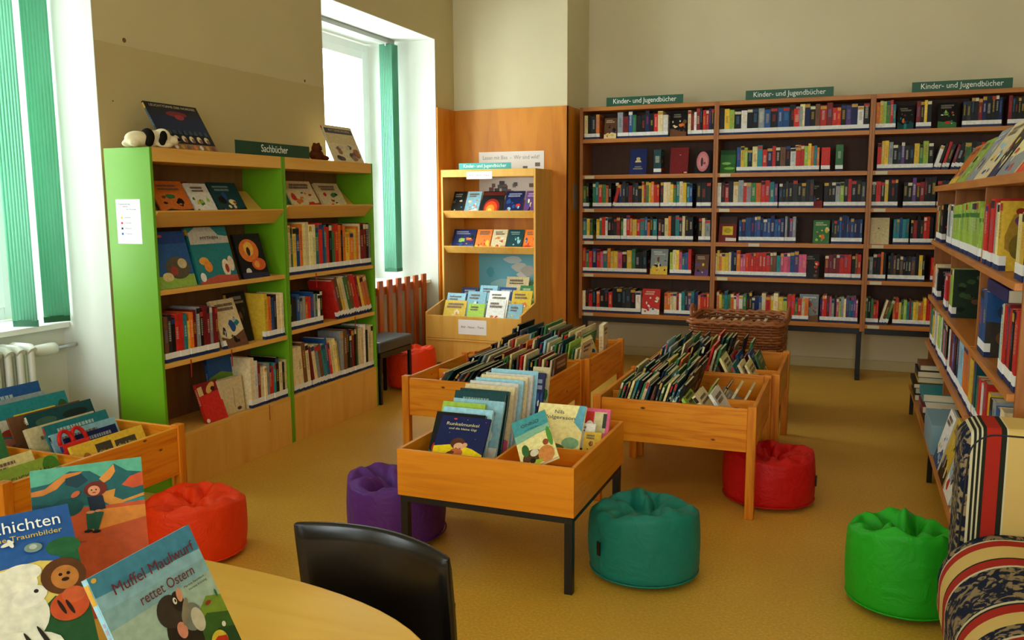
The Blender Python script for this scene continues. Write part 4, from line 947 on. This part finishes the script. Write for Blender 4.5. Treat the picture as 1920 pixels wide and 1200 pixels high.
srow(5.30, 4.18, 'wRvknlloooyT', .53, (.25, .285), X3_, c, endart=[(EL(.5, .65, .3, .04), '#8c3a2c'), (EL(.5, .3, .4, .2), '#174a44')])
srow(4.15, 3.4, 'grwryksbc', .53, (.2, .24), X3_, c)
def flat(x, y, z, w_, l_, t, col, label, rot=0, kind='library_book'):
    """book lying flat, spine towards the room"""
    u = V(cos(rot), sin(rot), 0); v = V(-sin(rot), cos(rot), 0)
    book((x, y, z+t), u, v, w_, l_, t, col+'w', label, kind, SG, lab=False)
flat(RX0+.02, 3.56, .85+.272, .26, .52, .05, 'n', 'thick dark blue book lying on upright books, second shelf of the side bookcase')
z = .206
for k, (x, y, l_, t, cc) in enumerate(((.425, 6.02, .34, .04, 'd'), (.43, 6.05, .3, .045, 'T'), (.415, 6.0, .36, .03, 'k'), (.44, 6.04, .3, .035, 'y'), (.435, 6.03, .28, .04, 'k'), (.45, 6.06, .25, .035, 'W'))):
    flat(x, y, z, .24, l_, t, cc, '%s book lying %s from bottom in the far stack on the low ledge' % (CN[cc], ordn(k+1))); z += t+.001
z = .206
for k, (x, y, l_, t, cc) in enumerate(((.44, 5.42, .34, .05, 'k'), (.43, 5.45, .3, .04, 'R'), (.45, 5.42, .32, .03, 'w'), (.43, 5.44, .3, .045, 't'))):
    flat(x, y, z, .24, l_, t, cc, '%s book lying %s from bottom in the second stack on the low ledge' % (CN[cc], ordn(k+1))); z += t+.001
bx_ = thing('cardboard_box', 'light blue cardboard box with small label on the ledge of the side bookcase', 'box', (.475, 4.93, .206), 0)
MB().box((-.055, -.20, 0), (.10, .20, .155)).build('box_body', mat('box_blue', '#7fa6b8', .5), bx_, .003)
MB().box((-.02, -.2012, .03), (.06, -.2, .05), rgb('#2a3036')).build('box_label', M_SHEET, bx_)
c = [0]
for k, (y, cols, h_) in enumerate(((4.68, 'wbrl', .27), (4.42, 'yky', .29), (4.16, 'lwbr', .28), (3.88, 'wcrk', .28), (3.60, 'kcRw', .27))):
    faceout((.432, y, .207), NA_, (.25, 0, .97), .22, h_, cols, '%s comic, %s from the far end of the side bookcase ledge' % (face_desc(cols), ordn(k+1)), .012, group=SG)
for k, (ya, yb, cols, h_, lb) in enumerate(((6.14, 5.74, 'oyko', .27, 'orange and yellow'), (5.68, 5.30, 'GwYg', .28, 'lime and white'), (5.26, 4.95, 'sdks', .31, 'grey'), (4.90, 4.46, 'clWb', .32, 'cream and blue'),
                                         (4.43, 4.20, 'knkY', .33, 'black'), (4.16, 3.72, 'YsWr', .32, 'pale yellow and grey'), (3.69, 3.36, 'rwyo', .31, 'red and white'))):
    faceout((RX0+.03, ya, 1.5955), NA_, (.53, 0, .848), ya-yb, h_, cols, '%s picture book leaning back on top of the side bookcase' % lb, .02, 'picture_book', 'books on top of the side bookcase')

# --- books in the bins
def pack(tag_, x0, x1, y, s, z, rr, w_=(.225, .245), h=(.24, .28), lean=.26, t=(.008, .014), grp=None, dirx=1):
    """picture books packed with their covers facing sideways; lean>0 tips them to +X, lean<0 to -X"""
    n = len(s); st = (x1-x0)/n; first = len(BOOKS)
    for i, ch in enumerate(s):
        an = lean*(.93+.14*rr.random()); tt = min(t[0]+(t[1]-t[0])*rr.random(), st*cos(an)*.93); ww = w_[0]+(w_[1]-w_[0])*rr.random()
        v = V(sin(an), 0, cos(an)); x = x0+st*(i+1); zz = z
        if an < 0: zz += tt*sin(-an)
        fc = ch+rr.choice('wyoltkcg')+rr.choice('wYrbkgp')
        book((x, y+.01*rr.random(), zz), Y_, v, ww, h[0]+(h[1]-h[0])*rr.random(), tt, fc, '%s book, %s from left in %s' % (CN[ch], ordn(i+1), tag_), 'picture_book', grp, lab=False, face=lean < 0 or i == n-1)
FZ = .343
G1 = 'picture books in the pine bins'
pack('front row of the nearest right pine bin', -1.115, -.80, 4.055, 'gTdYtkgcTWkdgYkTlk', FZ, R, lean=.30, h=(.26, .30), grp=G1)
pack('right end of the nearest right pine bin', -.70, -.44, 4.06, 'YGcw', FZ, R, lean=-.62, h=(.25, .28), t=(.012, .02), grp=G1)
pack('middle row of the nearest right pine bin', -1.115, -.80, 4.315, 'YgTkrgdkTYlgcTWk', FZ, R, lean=.30, h=(.27, .32), grp=G1)
pack('back row of the nearest right pine bin', -1.115, -.80, 4.57, 'nRgTYdykgoTgcWk', FZ, R, lean=.28, h=(.27, .32), grp=G1)
pack('right middle of the nearest right pine bin', -.78, -.54, 4.32, 'GkYc', FZ, R, lean=.45, h=(.24, .26), grp=G1)
pack('right back of the nearest right pine bin', -.52, -.42, 4.45, 's', FZ, R, lean=-.95, h=(.22, .24), grp=G1, w_=(.26, .28))
pack('front row of the bin by the wicker basket', -1.09, -.74, 4.885, 'vlsgTcRdYgkWrcg', FZ, R, lean=.24, h=(.29, .36), grp=G1)
pack('right front of the bin by the wicker basket', -.70, -.40, 4.89, 'goWYtcY', FZ, R, lean=-.46, h=(.25, .30), t=(.012, .02), grp=G1)
pack('back row of the bin by the wicker basket', -1.09, -.72, 5.16, 'gdTYglskGrTgk', FZ, R, lean=.26, h=(.30, .38), grp=G1)
pack('right back of the bin by the wicker basket', -.69, -.40, 5.16, 'cgYrbRbg', FZ, R, lean=-.38, h=(.23, .28), grp=G1)
pack('far row of the bin by the wicker basket', -1.09, -.60, 5.40, 'gTldYgnckg', FZ, R, lean=.2, h=(.26, .32), grp=G1)
pack('left front of the bin behind the beech box', -2.22, -1.96, 4.14, 'cTksgdkT', FZ, R, lean=.60, h=(.27, .31), w_=(.33, .35), grp=G1)
pack('right front of the bin behind the beech box', -1.86, -1.56, 4.15, 'rtcn', FZ, R, lean=-.75, h=(.25, .29), t=(.012, .02), grp=G1)
pack('left back of the bin behind the beech box', -2.22, -1.93, 4.53, 'nkTsckdgW', FZ, R, lean=.45, h=(.27, .30), w_=(.33, .36), grp=G1)
pack('right back of the bin behind the beech box', -1.90, -1.56, 4.53, 'RgYkWrcTkgRYkcW', FZ, R, lean=.10, h=(.25, .29), grp=G1)
pack('front row of the bin by the display unit', -2.18, -1.56, 4.98, 'kWckscrYcRorcdblcwgsTgGgYc', FZ, R, lean=.16, h=(.25, .32), grp=G1)
pack('back row of the bin by the display unit', -2.18, -1.66, 5.37, 'TksdTlgkTgcTgWgrcRYcg', FZ, R, lean=.14, h=(.27, .34), w_=(.3, .36), grp=G1)
pack('right back of the bin by the display unit', -1.62, -1.52, 5.30, 'gcY', FZ, R, lean=-.40, h=(.27, .31), grp=G1)
book((-1.512, 5.46, FZ+.03), (-.1, .995, 0), (0, 0, 1), .17, .31, .03, 'cWw', 'cream book with brown spine standing upright at the end of the farthest bin', 'picture_book', G1, lab=False, face=True)

# bin below the leftmost window: covers face the middle of the room
def eb(x, y, w_, h_, lean, cols, label, t=.012, art=None, texts=(), z=FZ):
    o = EYE+(V(x, y, z)-EYE)*1.036
    book(o, Y_, (-sin(lean), 0, cos(lean)), w_*1.036, h_*1.036, t, cols, label, 'picture_book', G1, art, False, True, texts)
eb(-3.34, 2.42, .36, .37, .30, 'blsG', 'wide blue book at the back of the bin below the leftmost window')
eb(-3.30, 2.44, .33, .33, .32, 'sGcr', 'grey green book second from the wall in the window bin')
eb(-3.22, 2.42, .40, .33, .36, 't', 'teal book with yellow title plate in the window bin', t=.016, art=[([(.30, .55), (.82, .55), (.82, .83), (.30, .83)], '#e2cc3e'), (EL(.15, .72, .14, .08), '#d8d0c0'), (EL(.2, .62, .1, .05), '#b04030'), (EL(.92, .8, .06, .09), '#2a5a38'), ([(0, 0), (1, 0), (1, .5), (0, .46)], '#5a8a5c'), (EL(.12, .5, .1, .06), '#c87a6a')], texts=[('Was wächst', .56, .76, .05, 'M', .40), ('im Garten?', .56, .64, .05, 'M', .36)])
eb(-3.14, 2.46, .36, .29, .38, 'Wock', 'brown patterned book in the middle of the window bin')
eb(-3.08, 2.50, .33, .30, .38, 'T', 'dark green book with orange title plate in the window bin', t=.016, art=[([(.28, .45), (.82, .45), (.82, .68), (.28, .68)], '#dd9050'), (EL(.25, .85, .16, .06), '#3c6054'), (EL(.7, .86, .2, .06), '#1c2a28'), (EL(.12, .6, .08, .14), '#20302c'), (EL(.93, .6, .06, .16), '#54686a')], texts=[('Die Eule', .55, .57, .08, 'M', .36)])
eb(-3.02, 2.44, .34, .26, .40, 'cgkY', 'cream edged book with dark picture in the window bin', t=.022)
eb(-2.96, 2.48, .32, .27, .42, 'tbcy', 'teal blue landscape book in the window bin')
eb(-2.90, 2.45, .33, .245, .42, 'lwbn', 'pale blue book with white figures in the window bin')
eb(-2.85, 2.47, .26, .23, .42, 'nlw', 'small navy book in the window bin')
eb(-2.775, 2.425, .37, .215, .42, 'y', 'yellow book nearest the pine front board of the window bin', t=.016, art=[([(.30, .52), (.52, .52), (.52, .9), (.30, .9)], '#4a4438'), ([(.56, .62), (.86, .62), (.86, .86), (.56, .86)], '#4a4438'), (EL(.16, .72, .05, .08), '#b8782c'), (EL(.26, .5, .05, .05), '#2a2620'), (EL(.78, .5, .08, .06), '#2a2620')], texts=[('Oh je', .41, .72, .10, 'Y', .17), ('du Uhu', .71, .74, .08, 'Y', .25)])
eb(-2.815, 2.425, .13, .22, .42, 'r', 'red book with M shaped carrying handle in the window bin', t=.018)
eb(-3.02, 2.03, .30, .30, .36, 'gcrl', 'green book with dark edge in the front half of the window bin', t=.03)
eb(-2.90, 2.04, .31, .21, .42, 'Ysgk', 'pale yellow book in the front half of the window bin', t=.02)
eb(-2.785, 2.06, .30, .205, .40, 'G', 'lime green book with red letters in the front half of the window bin', t=.02, art=[(EL(.1, .7, .06, .2), '#3f6a2c'), (EL(.88, .8, .12, .2), '#4c8a30'), ([(0, .0), (1, .0), (1, .35), (0, .3)], '#86a83c')], texts=[('GUCK', .42, .74, .14, 'M', .26), ('MAL', .76, .76, .13, 'M', .22)])
# the handle of the red book
# --- beech box on black legs
BG = 'picture books in the beech box'; BZ = .4005
def tface(x, y, w_, h_, lean, cols, label, t=.014, art=None, texts=(), roll=0, z=BZ, pages='#e9dfc0'):
    v = V(sin(roll), sin(lean), cos(lean)); u = V(cos(roll), 0, -sin(roll)) if roll else X_
    book((x, y, z), u, v, w_, h_, t, cols, label, 'picture_book', BG, art, False, True, texts, pages=pages)
NV_ = [([(0, 0), (1, 0), (1, .16), (.78, .27), (.55, .33), (.3, .33), (0, .27)], '#f0d410'), (EL(.47, .37, .15, .13), '#5a3020'), (EL(.50, .30, .10, .09), '#e8b088'), (EL(.62, .35, .05, .05), '#e0a880'), (EL(.48, .17, .13, .09), '#c86a38'), (EL(.36, .13, .09, .05, .5), '#6a3818'), (EL(.50, .05, .16, .04), '#e8dcd4'), (EL(.46, .26, .012, .012), '#201010'), (EL(.54, .26, .012, .012), '#201010'),
       (EL(.30, .93, .035, .02), '#d84038'), (EL(.25, .6, .006, .006), '#c8c8e0'), (EL(.8, .5, .006, .006), '#c8c8e0'), (EL(.55, .93, .008, .006), '#c8c8e0'), (EL(.93, .9, .012, .008), '#c85a4a')]
tface(-1.575, 3.005, .222, .265, .66, 'n', 'navy and yellow picture book at the front of the beech box', .012, lift(NV_, .72), [('Runkelmunkel', .48, .86, .075, 'YP', .66), ('und die kleine Gigi', .5, .785, .05, 'YP', .56)])
for k, (dx, w_, h_, ln_, cols, lb) in enumerate((
    (.045, .225, .255, .55, 'kgkG', 'black book with green spots'), (.055, .23, .265, .52, 'lyor', 'light blue book with red stripe'), (.03, .20, .275, .50, 'Gywc', 'lime patterned book'), (.06, .24, .28, .48, 'lwtw', 'pale blue book'),
    (.05, .24, .30, .42, 'TgYt', 'dark green forest book'), (.055, .235, .30, .40, 'Tbgs', 'dark teal book'), (.06, .24, .31, .38, 'cpwc', 'cream edged book'), (.065, .235, .315, .36, 'wlwl', 'white book'),
    (.075, .235, .32, .34, 'lwbw', 'bright light blue book'), (.085, .23, .325, .32, 'cYow', 'cream and orange edged book'), (.09, .235, .325, .30, 'wYcy', 'white and yellow book'), (.10, .235, .335, .28, 'lbwt', 'sky blue book at the very back'))):
    tface(-1.655+dx, 3.055+.046*k, w_, h_, ln_, cols, lb+' in the left half of the beech box', .016, pages='#efe8d4')
tface(-1.345, 3.56, .058, .33, .30, 'nbb', 'narrow navy book at the back of the beech box', .012); tface(-1.37, 3.62, .085, .345, .30, 'cGc', 'pale green book at the back of the beech box', .012)
ON = [([(0, .55), (1, .6), (1, 1), (0, 1)], '#4ba0a8'), ([(0, .68), (1, .72), (1, .62), (0, .52)], '#8cbda0'), (EL(.35, .16, .28, .16), '#5c3a20'), (EL(.2, .34, .10, .12), '#3c6a34'), (EL(.42, .24, .12, .07), '#e0d4b8'), (EL(.72, .14, .22, .16), '#d88a48'), (EL(.78, .36, .08, .06), '#a0522c'), (EL(.92, .45, .07, .2), '#5a9a3c'), (EL(.3, .05, .3, .05), '#a8b830'), (EL(.33, .1, .08, .05), '#2c1a10')]
book((-1.150, 3.003, .462), (.86, .30, .40), (-.46, .70, .42), .152, .275, .014, 'Y', 'pale book with turquoise sky tilted in the right half of the beech box', 'picture_book', BG, ON, False, True, [('ONNO', .5, .83, .095, 'GR', .52), ('und der Bär', .52, .73, .035, 'GR', .42)], pages='#f2eee0')
NI = [([(0, 0), (1, 0), (1, .22), (0, .2)], '#b8b430'), ([(.6, .08), (1, .08), (1, .26), (.6, .24)], '#e0cc20'), (EL(.45, .24, .25, .08), '#5c6a3c'), (EL(.26, .40, .07, .10), '#c8603c'), (EL(.8, .34, .18, .1), '#88b890'), ([(.80, .7), (1, .55), (1, 1), (.86, 1)], '#6cb4cc'), (EL(.12, .24, .10, .22), '#5a9444')]
tface(-1.255, 3.342, .215, .265, .62, 'Y', 'pale green book with dark title in the back compartment of the beech box', .014, NI, [('Nils', .46, .86, .09, 'GR', .20), ('Holgersson', .47, .765, .09, 'GR', .68)])
MXA = [([(.04, .55), (.3, .55), (.3, .93), (.04, .93)], '#26241e'), ([(.12, .6), (.26, .6), (.26, .9), (.12, .9)], '#d0b070'), ([(.36, .58), (.6, .58), (.6, .93), (.36, .93)], '#c83428'), (EL(.52, .64, .10, .1), '#f0ece4'), ([(.62, .5), (.92, .5), (.92, .93), (.62, .93)], '#d8cf9c'), ([(.05, .05), (.7, .05), (.7, .5), (.05, .5)], '#cfd8c0'), (EL(.2, .2, .12, .1), '#74986c'), (EL(.78, .28, .12, .12), '#b89a8c'), ([(.84, .6), (.93, .6), (.93, .9), (.84, .9)], '#3c4438')]
tface(-1.130, 3.470, .180, .215, .45, 'pR', 'picture book with pink frame and small scenes at the right back of the beech box', .02, MXA)
tface(-1.120, 3.415, .125, .160, .45, 'wg', 'small white and green card book in the beech box', .008); tface(-1.03, 3.375, .075, .135, .45, 'yo', 'small yellow book in the right corner of the beech box', .008)

# --- wicker basket contents
for k in range(9):
    ch_ = 'cYwcYcgcw'[k]; book((-.98+.052*k, 6.02, .36+.008*(k % 3)), Y_, (.12, 0, .99), .22, .30, .018, ch_+'y', '%s book, %s from left inside the wicker basket' % (CN[ch_], ordn(k+1)), 'picture_book', 'books in the wicker basket', lab=False)
MB().box((-.27, -.26, .03), (.27, .26, .35), rgb('#3c2414')).build('inner_tray', M_WICK, wb)

# --- the three picture books standing on the table
TG = None
MW = [([(0, 0), (1, 0), (1, .66), (0, .66)], '#a8c4b8'), ([(0, .62), (1, .62), (1, .72), (0, .76)], '#8cb8c4'), ([(0, .86), (1, .8), (1, 1), (0, 1)], '#4a90b4'),
      ([(.36, 0), (1, 0), (1, .42), (.86, .47), (.74, .40), (.62, .36), (.52, .26), (.42, .12)], '#7c9a34'), ([(.55, 0), (1, 0), (1, .28), (.8, .36), (.66, .30), (.6, .14)], '#3e6428'), ([(.7, 0), (1, 0), (1, .16), (.84, .22), (.74, .12)], '#2a4a28'), ([(.3, 0), (.62, 0), (.58, .12), (.48, .18), (.38, .1)], '#b4b040'),
      (EL(.54, .30, .15, .20, .2), '#2e261e'), (EL(.50, .52, .12, .115, .3), '#3c342c'), (EL(.60, .55, .055, .075), '#2a241e'), (EL(.635, .585, .028, .05, -.2), '#d89878'), (EL(.575, .565, .018, .025), '#f0ece0'), (EL(.58, .565, .008, .012), '#181410'), (EL(.66, .40, .10, .10, -.5), '#7a8078'), (EL(.70, .36, .06, .09), '#c8c4b0'), (EL(.53, .36, .045, .06), '#d48c74'), (EL(.62, .46, .03, .10, -.6), '#88806c'),
      (EL(.80, .13, .085, .08), '#d8c23c'), ([(.72, .06), (.72, .15), (.80, .17), (.88, .14), (.88, .08), (.80, .04)], '#c03420'), (EL(.9, .22, .02, .02), '#e8e8d8'), (EL(.16, .17, .05, .04), '#c8703c'), (EL(.18, .20, .02, .02), '#e8d8c0'), (EL(.26, .12, .03, .05), '#b83c2c'), (EL(.40, .21, .045, .05), '#9c7040'), (EL(.42, .25, .02, .02), '#e8d8c0'), (EL(.34, .13, .04, .03), '#a85a2c'), (EL(.20, .10, .05, .04), '#d8b090'),
      (EL(.30, .38, .022, .012, .5), '#a03444'), (EL(.31, .36, .01, .022, .3), '#a03444'), (EL(.95, .45, .012, .03), '#3f7a3c'), (EL(.84, .42, .03, .015), '#a03030'), (EL(.03, .97, .022, .016), '#e0b84a')]
book((-.877, .870, .7005), (-.068, .998, 0), (-.437, -.030, .899), .222, .292, .011, 'l', 'light blue picture book with a mole standing on the maple table', 'picture_book', None, lift(MW, .76), False, True,
     [('Muffel Maulwurf', .53, .885, .085, 'M', .80), ('rettet Ostern', .57, .765, .080, 'M', .54), ('Martina Baumbach', .80, .705, .018, 'GR', .22), ('Verena Körting', .82, .68, .018, 'GR', .20)], pages='#e8e4d8')
GA = [([(0, .46), (1, .46), (1, 1), (0, 1)], '#1c5c60'), ([(0, .78), (.16, .80), (.34, .93), (.52, .90), (.62, .80), (.74, .96), (.86, .84), (1, .80), (1, 1), (0, 1)], '#58a68c'),
      ([(0, .72), (.12, .74), (.2, .82), (.3, .90), (.46, .91), (.40, .85), (.3, .82), (.22, .72), (.1, .66), (0, .66)], '#c87a34'), ([(.60, .78), (.74, .95), (.75, .85), (.70, .76), (.64, .72)], '#d88a3c'), ([(.8, .66), (.88, .76), (1, .80), (1, .62), (.9, .60)], '#c8502c'), ([(.62, .60), (.74, .62), (.72, .52), (.8, .46), (1, .52), (1, .48), (.7, .40), (.6, .5)], '#d08a38'),
      ([(.3, .84), (.44, .88), (.5, .78), (.4, .7), (.3, .76)], '#143a46'), ([(0, 0), (1, 0), (1, .42), (.7, .42), (.45, .44), (.3, .40), (0, .42)], '#c4542c'), ([(.45, .1), (1, .2), (1, .36), (.6, .38)], '#d88434'), (EL(.3, .46, .14, .12), '#174e50'), ([(0, .36), (.3, .42), (.3, .5), (0, .56)], '#1a4a54'),
      (EL(.56, .655, .105, .10), '#6e2418'), (EL(.545, .635, .055, .065), '#d8906c'), (EL(.525, .645, .008, .01), '#1c1010'), (EL(.565, .645, .008, .01), '#1c1010'), (EL(.545, .61, .018, .007), '#8c2820'), ([(.48, .56), (.62, .56), (.64, .38), (.5, .36)], '#14263e'), ([(.46, .37), (.56, .37), (.54, .14), (.46, .14)], '#1c5444'), ([(.55, .36), (.62, .34), (.56, .12), (.52, .12)], '#1c5444'), (EL(.5, .36, .04, .018), '#d8906c'), (EL(.57, .365, .03, .016), '#d8906c'), (EL(.47, .12, .04, .02), '#241a18'), (EL(.54, .10, .04, .02), '#241a18'), (EL(.38, .62, .05, .03, .8), '#c8603c')]
book((-1.395, 1.086, .7005), (.650, .760, 0), (-.247, .212, .946), .200, .300, .010, 't', 'picture book with a red haired girl among mountains, behind the others on the table', 'picture_book', None, lift(GA, .50), False, True, [('Susanne Fülscher', .30, .50, .022, 'M', .3)], pages='#e8e4d8')
AN = [([(0, 0), (1, 0), (1, .60), (.8, .66), (.4, .64), (0, .62)], '#d8c05c'), ([(0, .0), (1, 0), (1, .36), (.84, .42), (.7, .3), (0, .2)], '#22502a'), ([(.86, .3), (1, .3), (1, .70), (.9, .66)], '#1c5a34'), (EL(.93, .72, .09, .06), '#235f38'),
      (EL(.45, .70, .12, .06), '#a83428'), (EL(.42, .63, .16, .05), '#2c5a60'), (EL(.5, .56, .2, .06, .2), '#c06a34'), (EL(.56, .50, .22, .13, .3), '#e8e4d0'), (EL(.70, .60, .10, .06), '#e8e4d0'), (EL(.66, .34, .14, .16, -.2), '#e0dcc8'), (EL(.72, .45, .09, .06, .3), '#e8e4d4'), (EL(.755, .475, .012, .012), '#2a2420'),
      (EL(.90, .53, .115, .115), '#5a3418'), (EL(.905, .52, .07, .075), '#b87434'), (EL(.885, .54, .01, .01), '#201408'), (EL(.925, .54, .01, .01), '#201408'), (EL(.905, .505, .02, .012), '#301810'), (EL(.90, .34, .10, .09, .3), '#c04c24'), (EL(.93, .40, .06, .05), '#c85a30'), (EL(.86, .34, .01, .05, .3), '#2c1810'), (EL(.90, .33, .01, .05, .3), '#2c1810'),
      (EL(.5, .14, .34, .13), '#e4e0cc'), (EL(.3, .3, .2, .14), '#c87838')]
for k in range(9): AN.append((EL(.24+.065*k, .13+.02*(k % 3), .011, .10, .35), '#26221c'))
AN += [(EL(.66, .80, .035, .012, .3), '#e8e6d8'), (EL(.675, .80, .012, .03, .3), '#e8e6d8'), (EL(.78, .745, .045, .03), '#7c9488'), (EL(.78, .75, .02, .016), '#b8c4b4')]
book((-1.215, .680, .7005), (.52, .853, 0), (-.640, .395, .656), .305, .392, .016, 'b', 'large blue picture book with polar bear, lion and zebra on the table corner', 'picture_book', None, lift(AN, .76), False, True, [('Geschichten', .69, .925, .085, 'W_', .50), ('für kleine Traumbilder', .70, .868, .034, 'Y_', .48)], pages='#e8e4d8')

# ---- build them: every book an object with its pages and label as parts; wall books past the 300 largest become one object
TXM = dict(D=M_TEXTD, M=M_TEXTM, Y=M_TEXTY, C=mat('cream_lettering', '#c8b08a', .6), YP=mat('pale_gold_lettering', '#e0d8a0', .6), GR=mat('slate_lettering', '#3c4a50', .6), W_=M_TEXTW, Y_=mat('gold_lettering', '#d8b93c', .6))
def view_size(B):
    c = B['o']+B['v'].normalized()*B['h']/2; d = (c-EYE).length
    return (B['h']*(B['w'] if B['face'] and B['kind'] == 'picture_book' or (B['face'] and not B['lab']) else B['t'])+.2*B['w']*B['t'])/d/d
lib = sorted((b for b in BOOKS if b['kind'] == 'library_book'), key=view_size, reverse=True)
rest = lib[300:]; rest_ids = {id(b) for b in rest}
seen = {}
for B in BOOKS:
    if id(B) in rest_ids: continue
    rr = random.Random(B['seed']*7+3); M = frame(B['o'], B['u'], B['v']); g = MB(); cover_mesh(g, B, rr)
    if B.get('art_spine'):
        g.poly([(-.0012, B['h']*.72, -B['t']), (-.0012, B['h']*.72, 0), (-.0012, B['h']*.80, 0), (-.0012, B['h']*.80, -B['t'])], rgb('#3a7c34'))
    root = g.build(B['kind'], M_COVER); root.matrix_world = M
    lb = B['label']; k = seen.get(lb, 0); seen[lb] = k+1
    if k: lb = lb+', again'
    tag(root, lb, B['cat'], B['group'])
    g = MB(); pages_mesh(g, B); g.build('pages', M_PAPER, root)
    if B['lab']: g = MB(); label_mesh(g, B); g.build('spine_label', M_SHEET, root, label='white and navy spine label')
    for body, x, y, s_, mk, *ft in B['texts']:
        dz = .00012*(len(B['art'])+3) if B['art'] and len(B['art']) >= 20 else .00025*(len(B['art'] or [])+2)
        text(body, s_*B['h'], Matrix.Translation((x*B['w'], y*B['h'], dz)), TXM[mk], root, 'title_lettering', ext=.0001, fit=ft[0]*B['w'] if ft else None)
    if 'M shaped' in lb:
        hd = MB(); w_, h_ = B['w'], B['h']
        for sx in (.25, .72): hd.tube([(w_*(sx-.25), h_, -.009)]+[(w_*(sx+.25*cos(a)), h_+.055*sin(a), -.009) for a in [pi-pi*i/8 for i in range(9)]]+[(w_*(sx+.25), h_, -.009)], .009, 8, rgb('#c8201a'))
        hd.build('handle', M_COVER, root, label='red double arched handle')
g = MB(); gp = MB(); gl = MB()
allm = MB()
for B in rest:
    rr = random.Random(B['seed']*7+3); M = frame(B['o'], B['u'], B['v']); cover_mesh(allm, B, rr, M); pages_mesh(allm, B, M); label_mesh(allm, B, M)
if rest:
    o = allm.build('library_books', M_COVER)
    tag(o, 'remaining library books standing in rows on the brown wall bookcase', 'book', None, 'stuff')
print('BOOKS', len(BOOKS), 'library', len(lib), 'rest', len(rest))

# ---------------------------------------------------------------- FILL LAMPS (added, out of view)
for k, (x, y) in enumerate(((-.9, -.6), (-.9, 3.4))):  # two lamps out of view, added to brighten the room
    t = thing('fill_lamp', ('unseen fill lamp added above the table', 'unseen fill lamp added above the book bins')[k], 'lamp', (x, y, ZC))
    MB().box((-.09, -.75, -.05), (.09, .75, 0)).build('fill_housing', M_WHITE, t, .004)
    dm = mat('fill_lamp_glow', '#ffffff', .5); b = bsdf(dm); b.inputs['Emission Color'].default_value = (1, .82, .58, 1); b.inputs['Emission Strength'].default_value = FILL
    MB().box((-.08, -.73, -.065), (.08, .73, -.05)).build('fill_panel', dm, t)
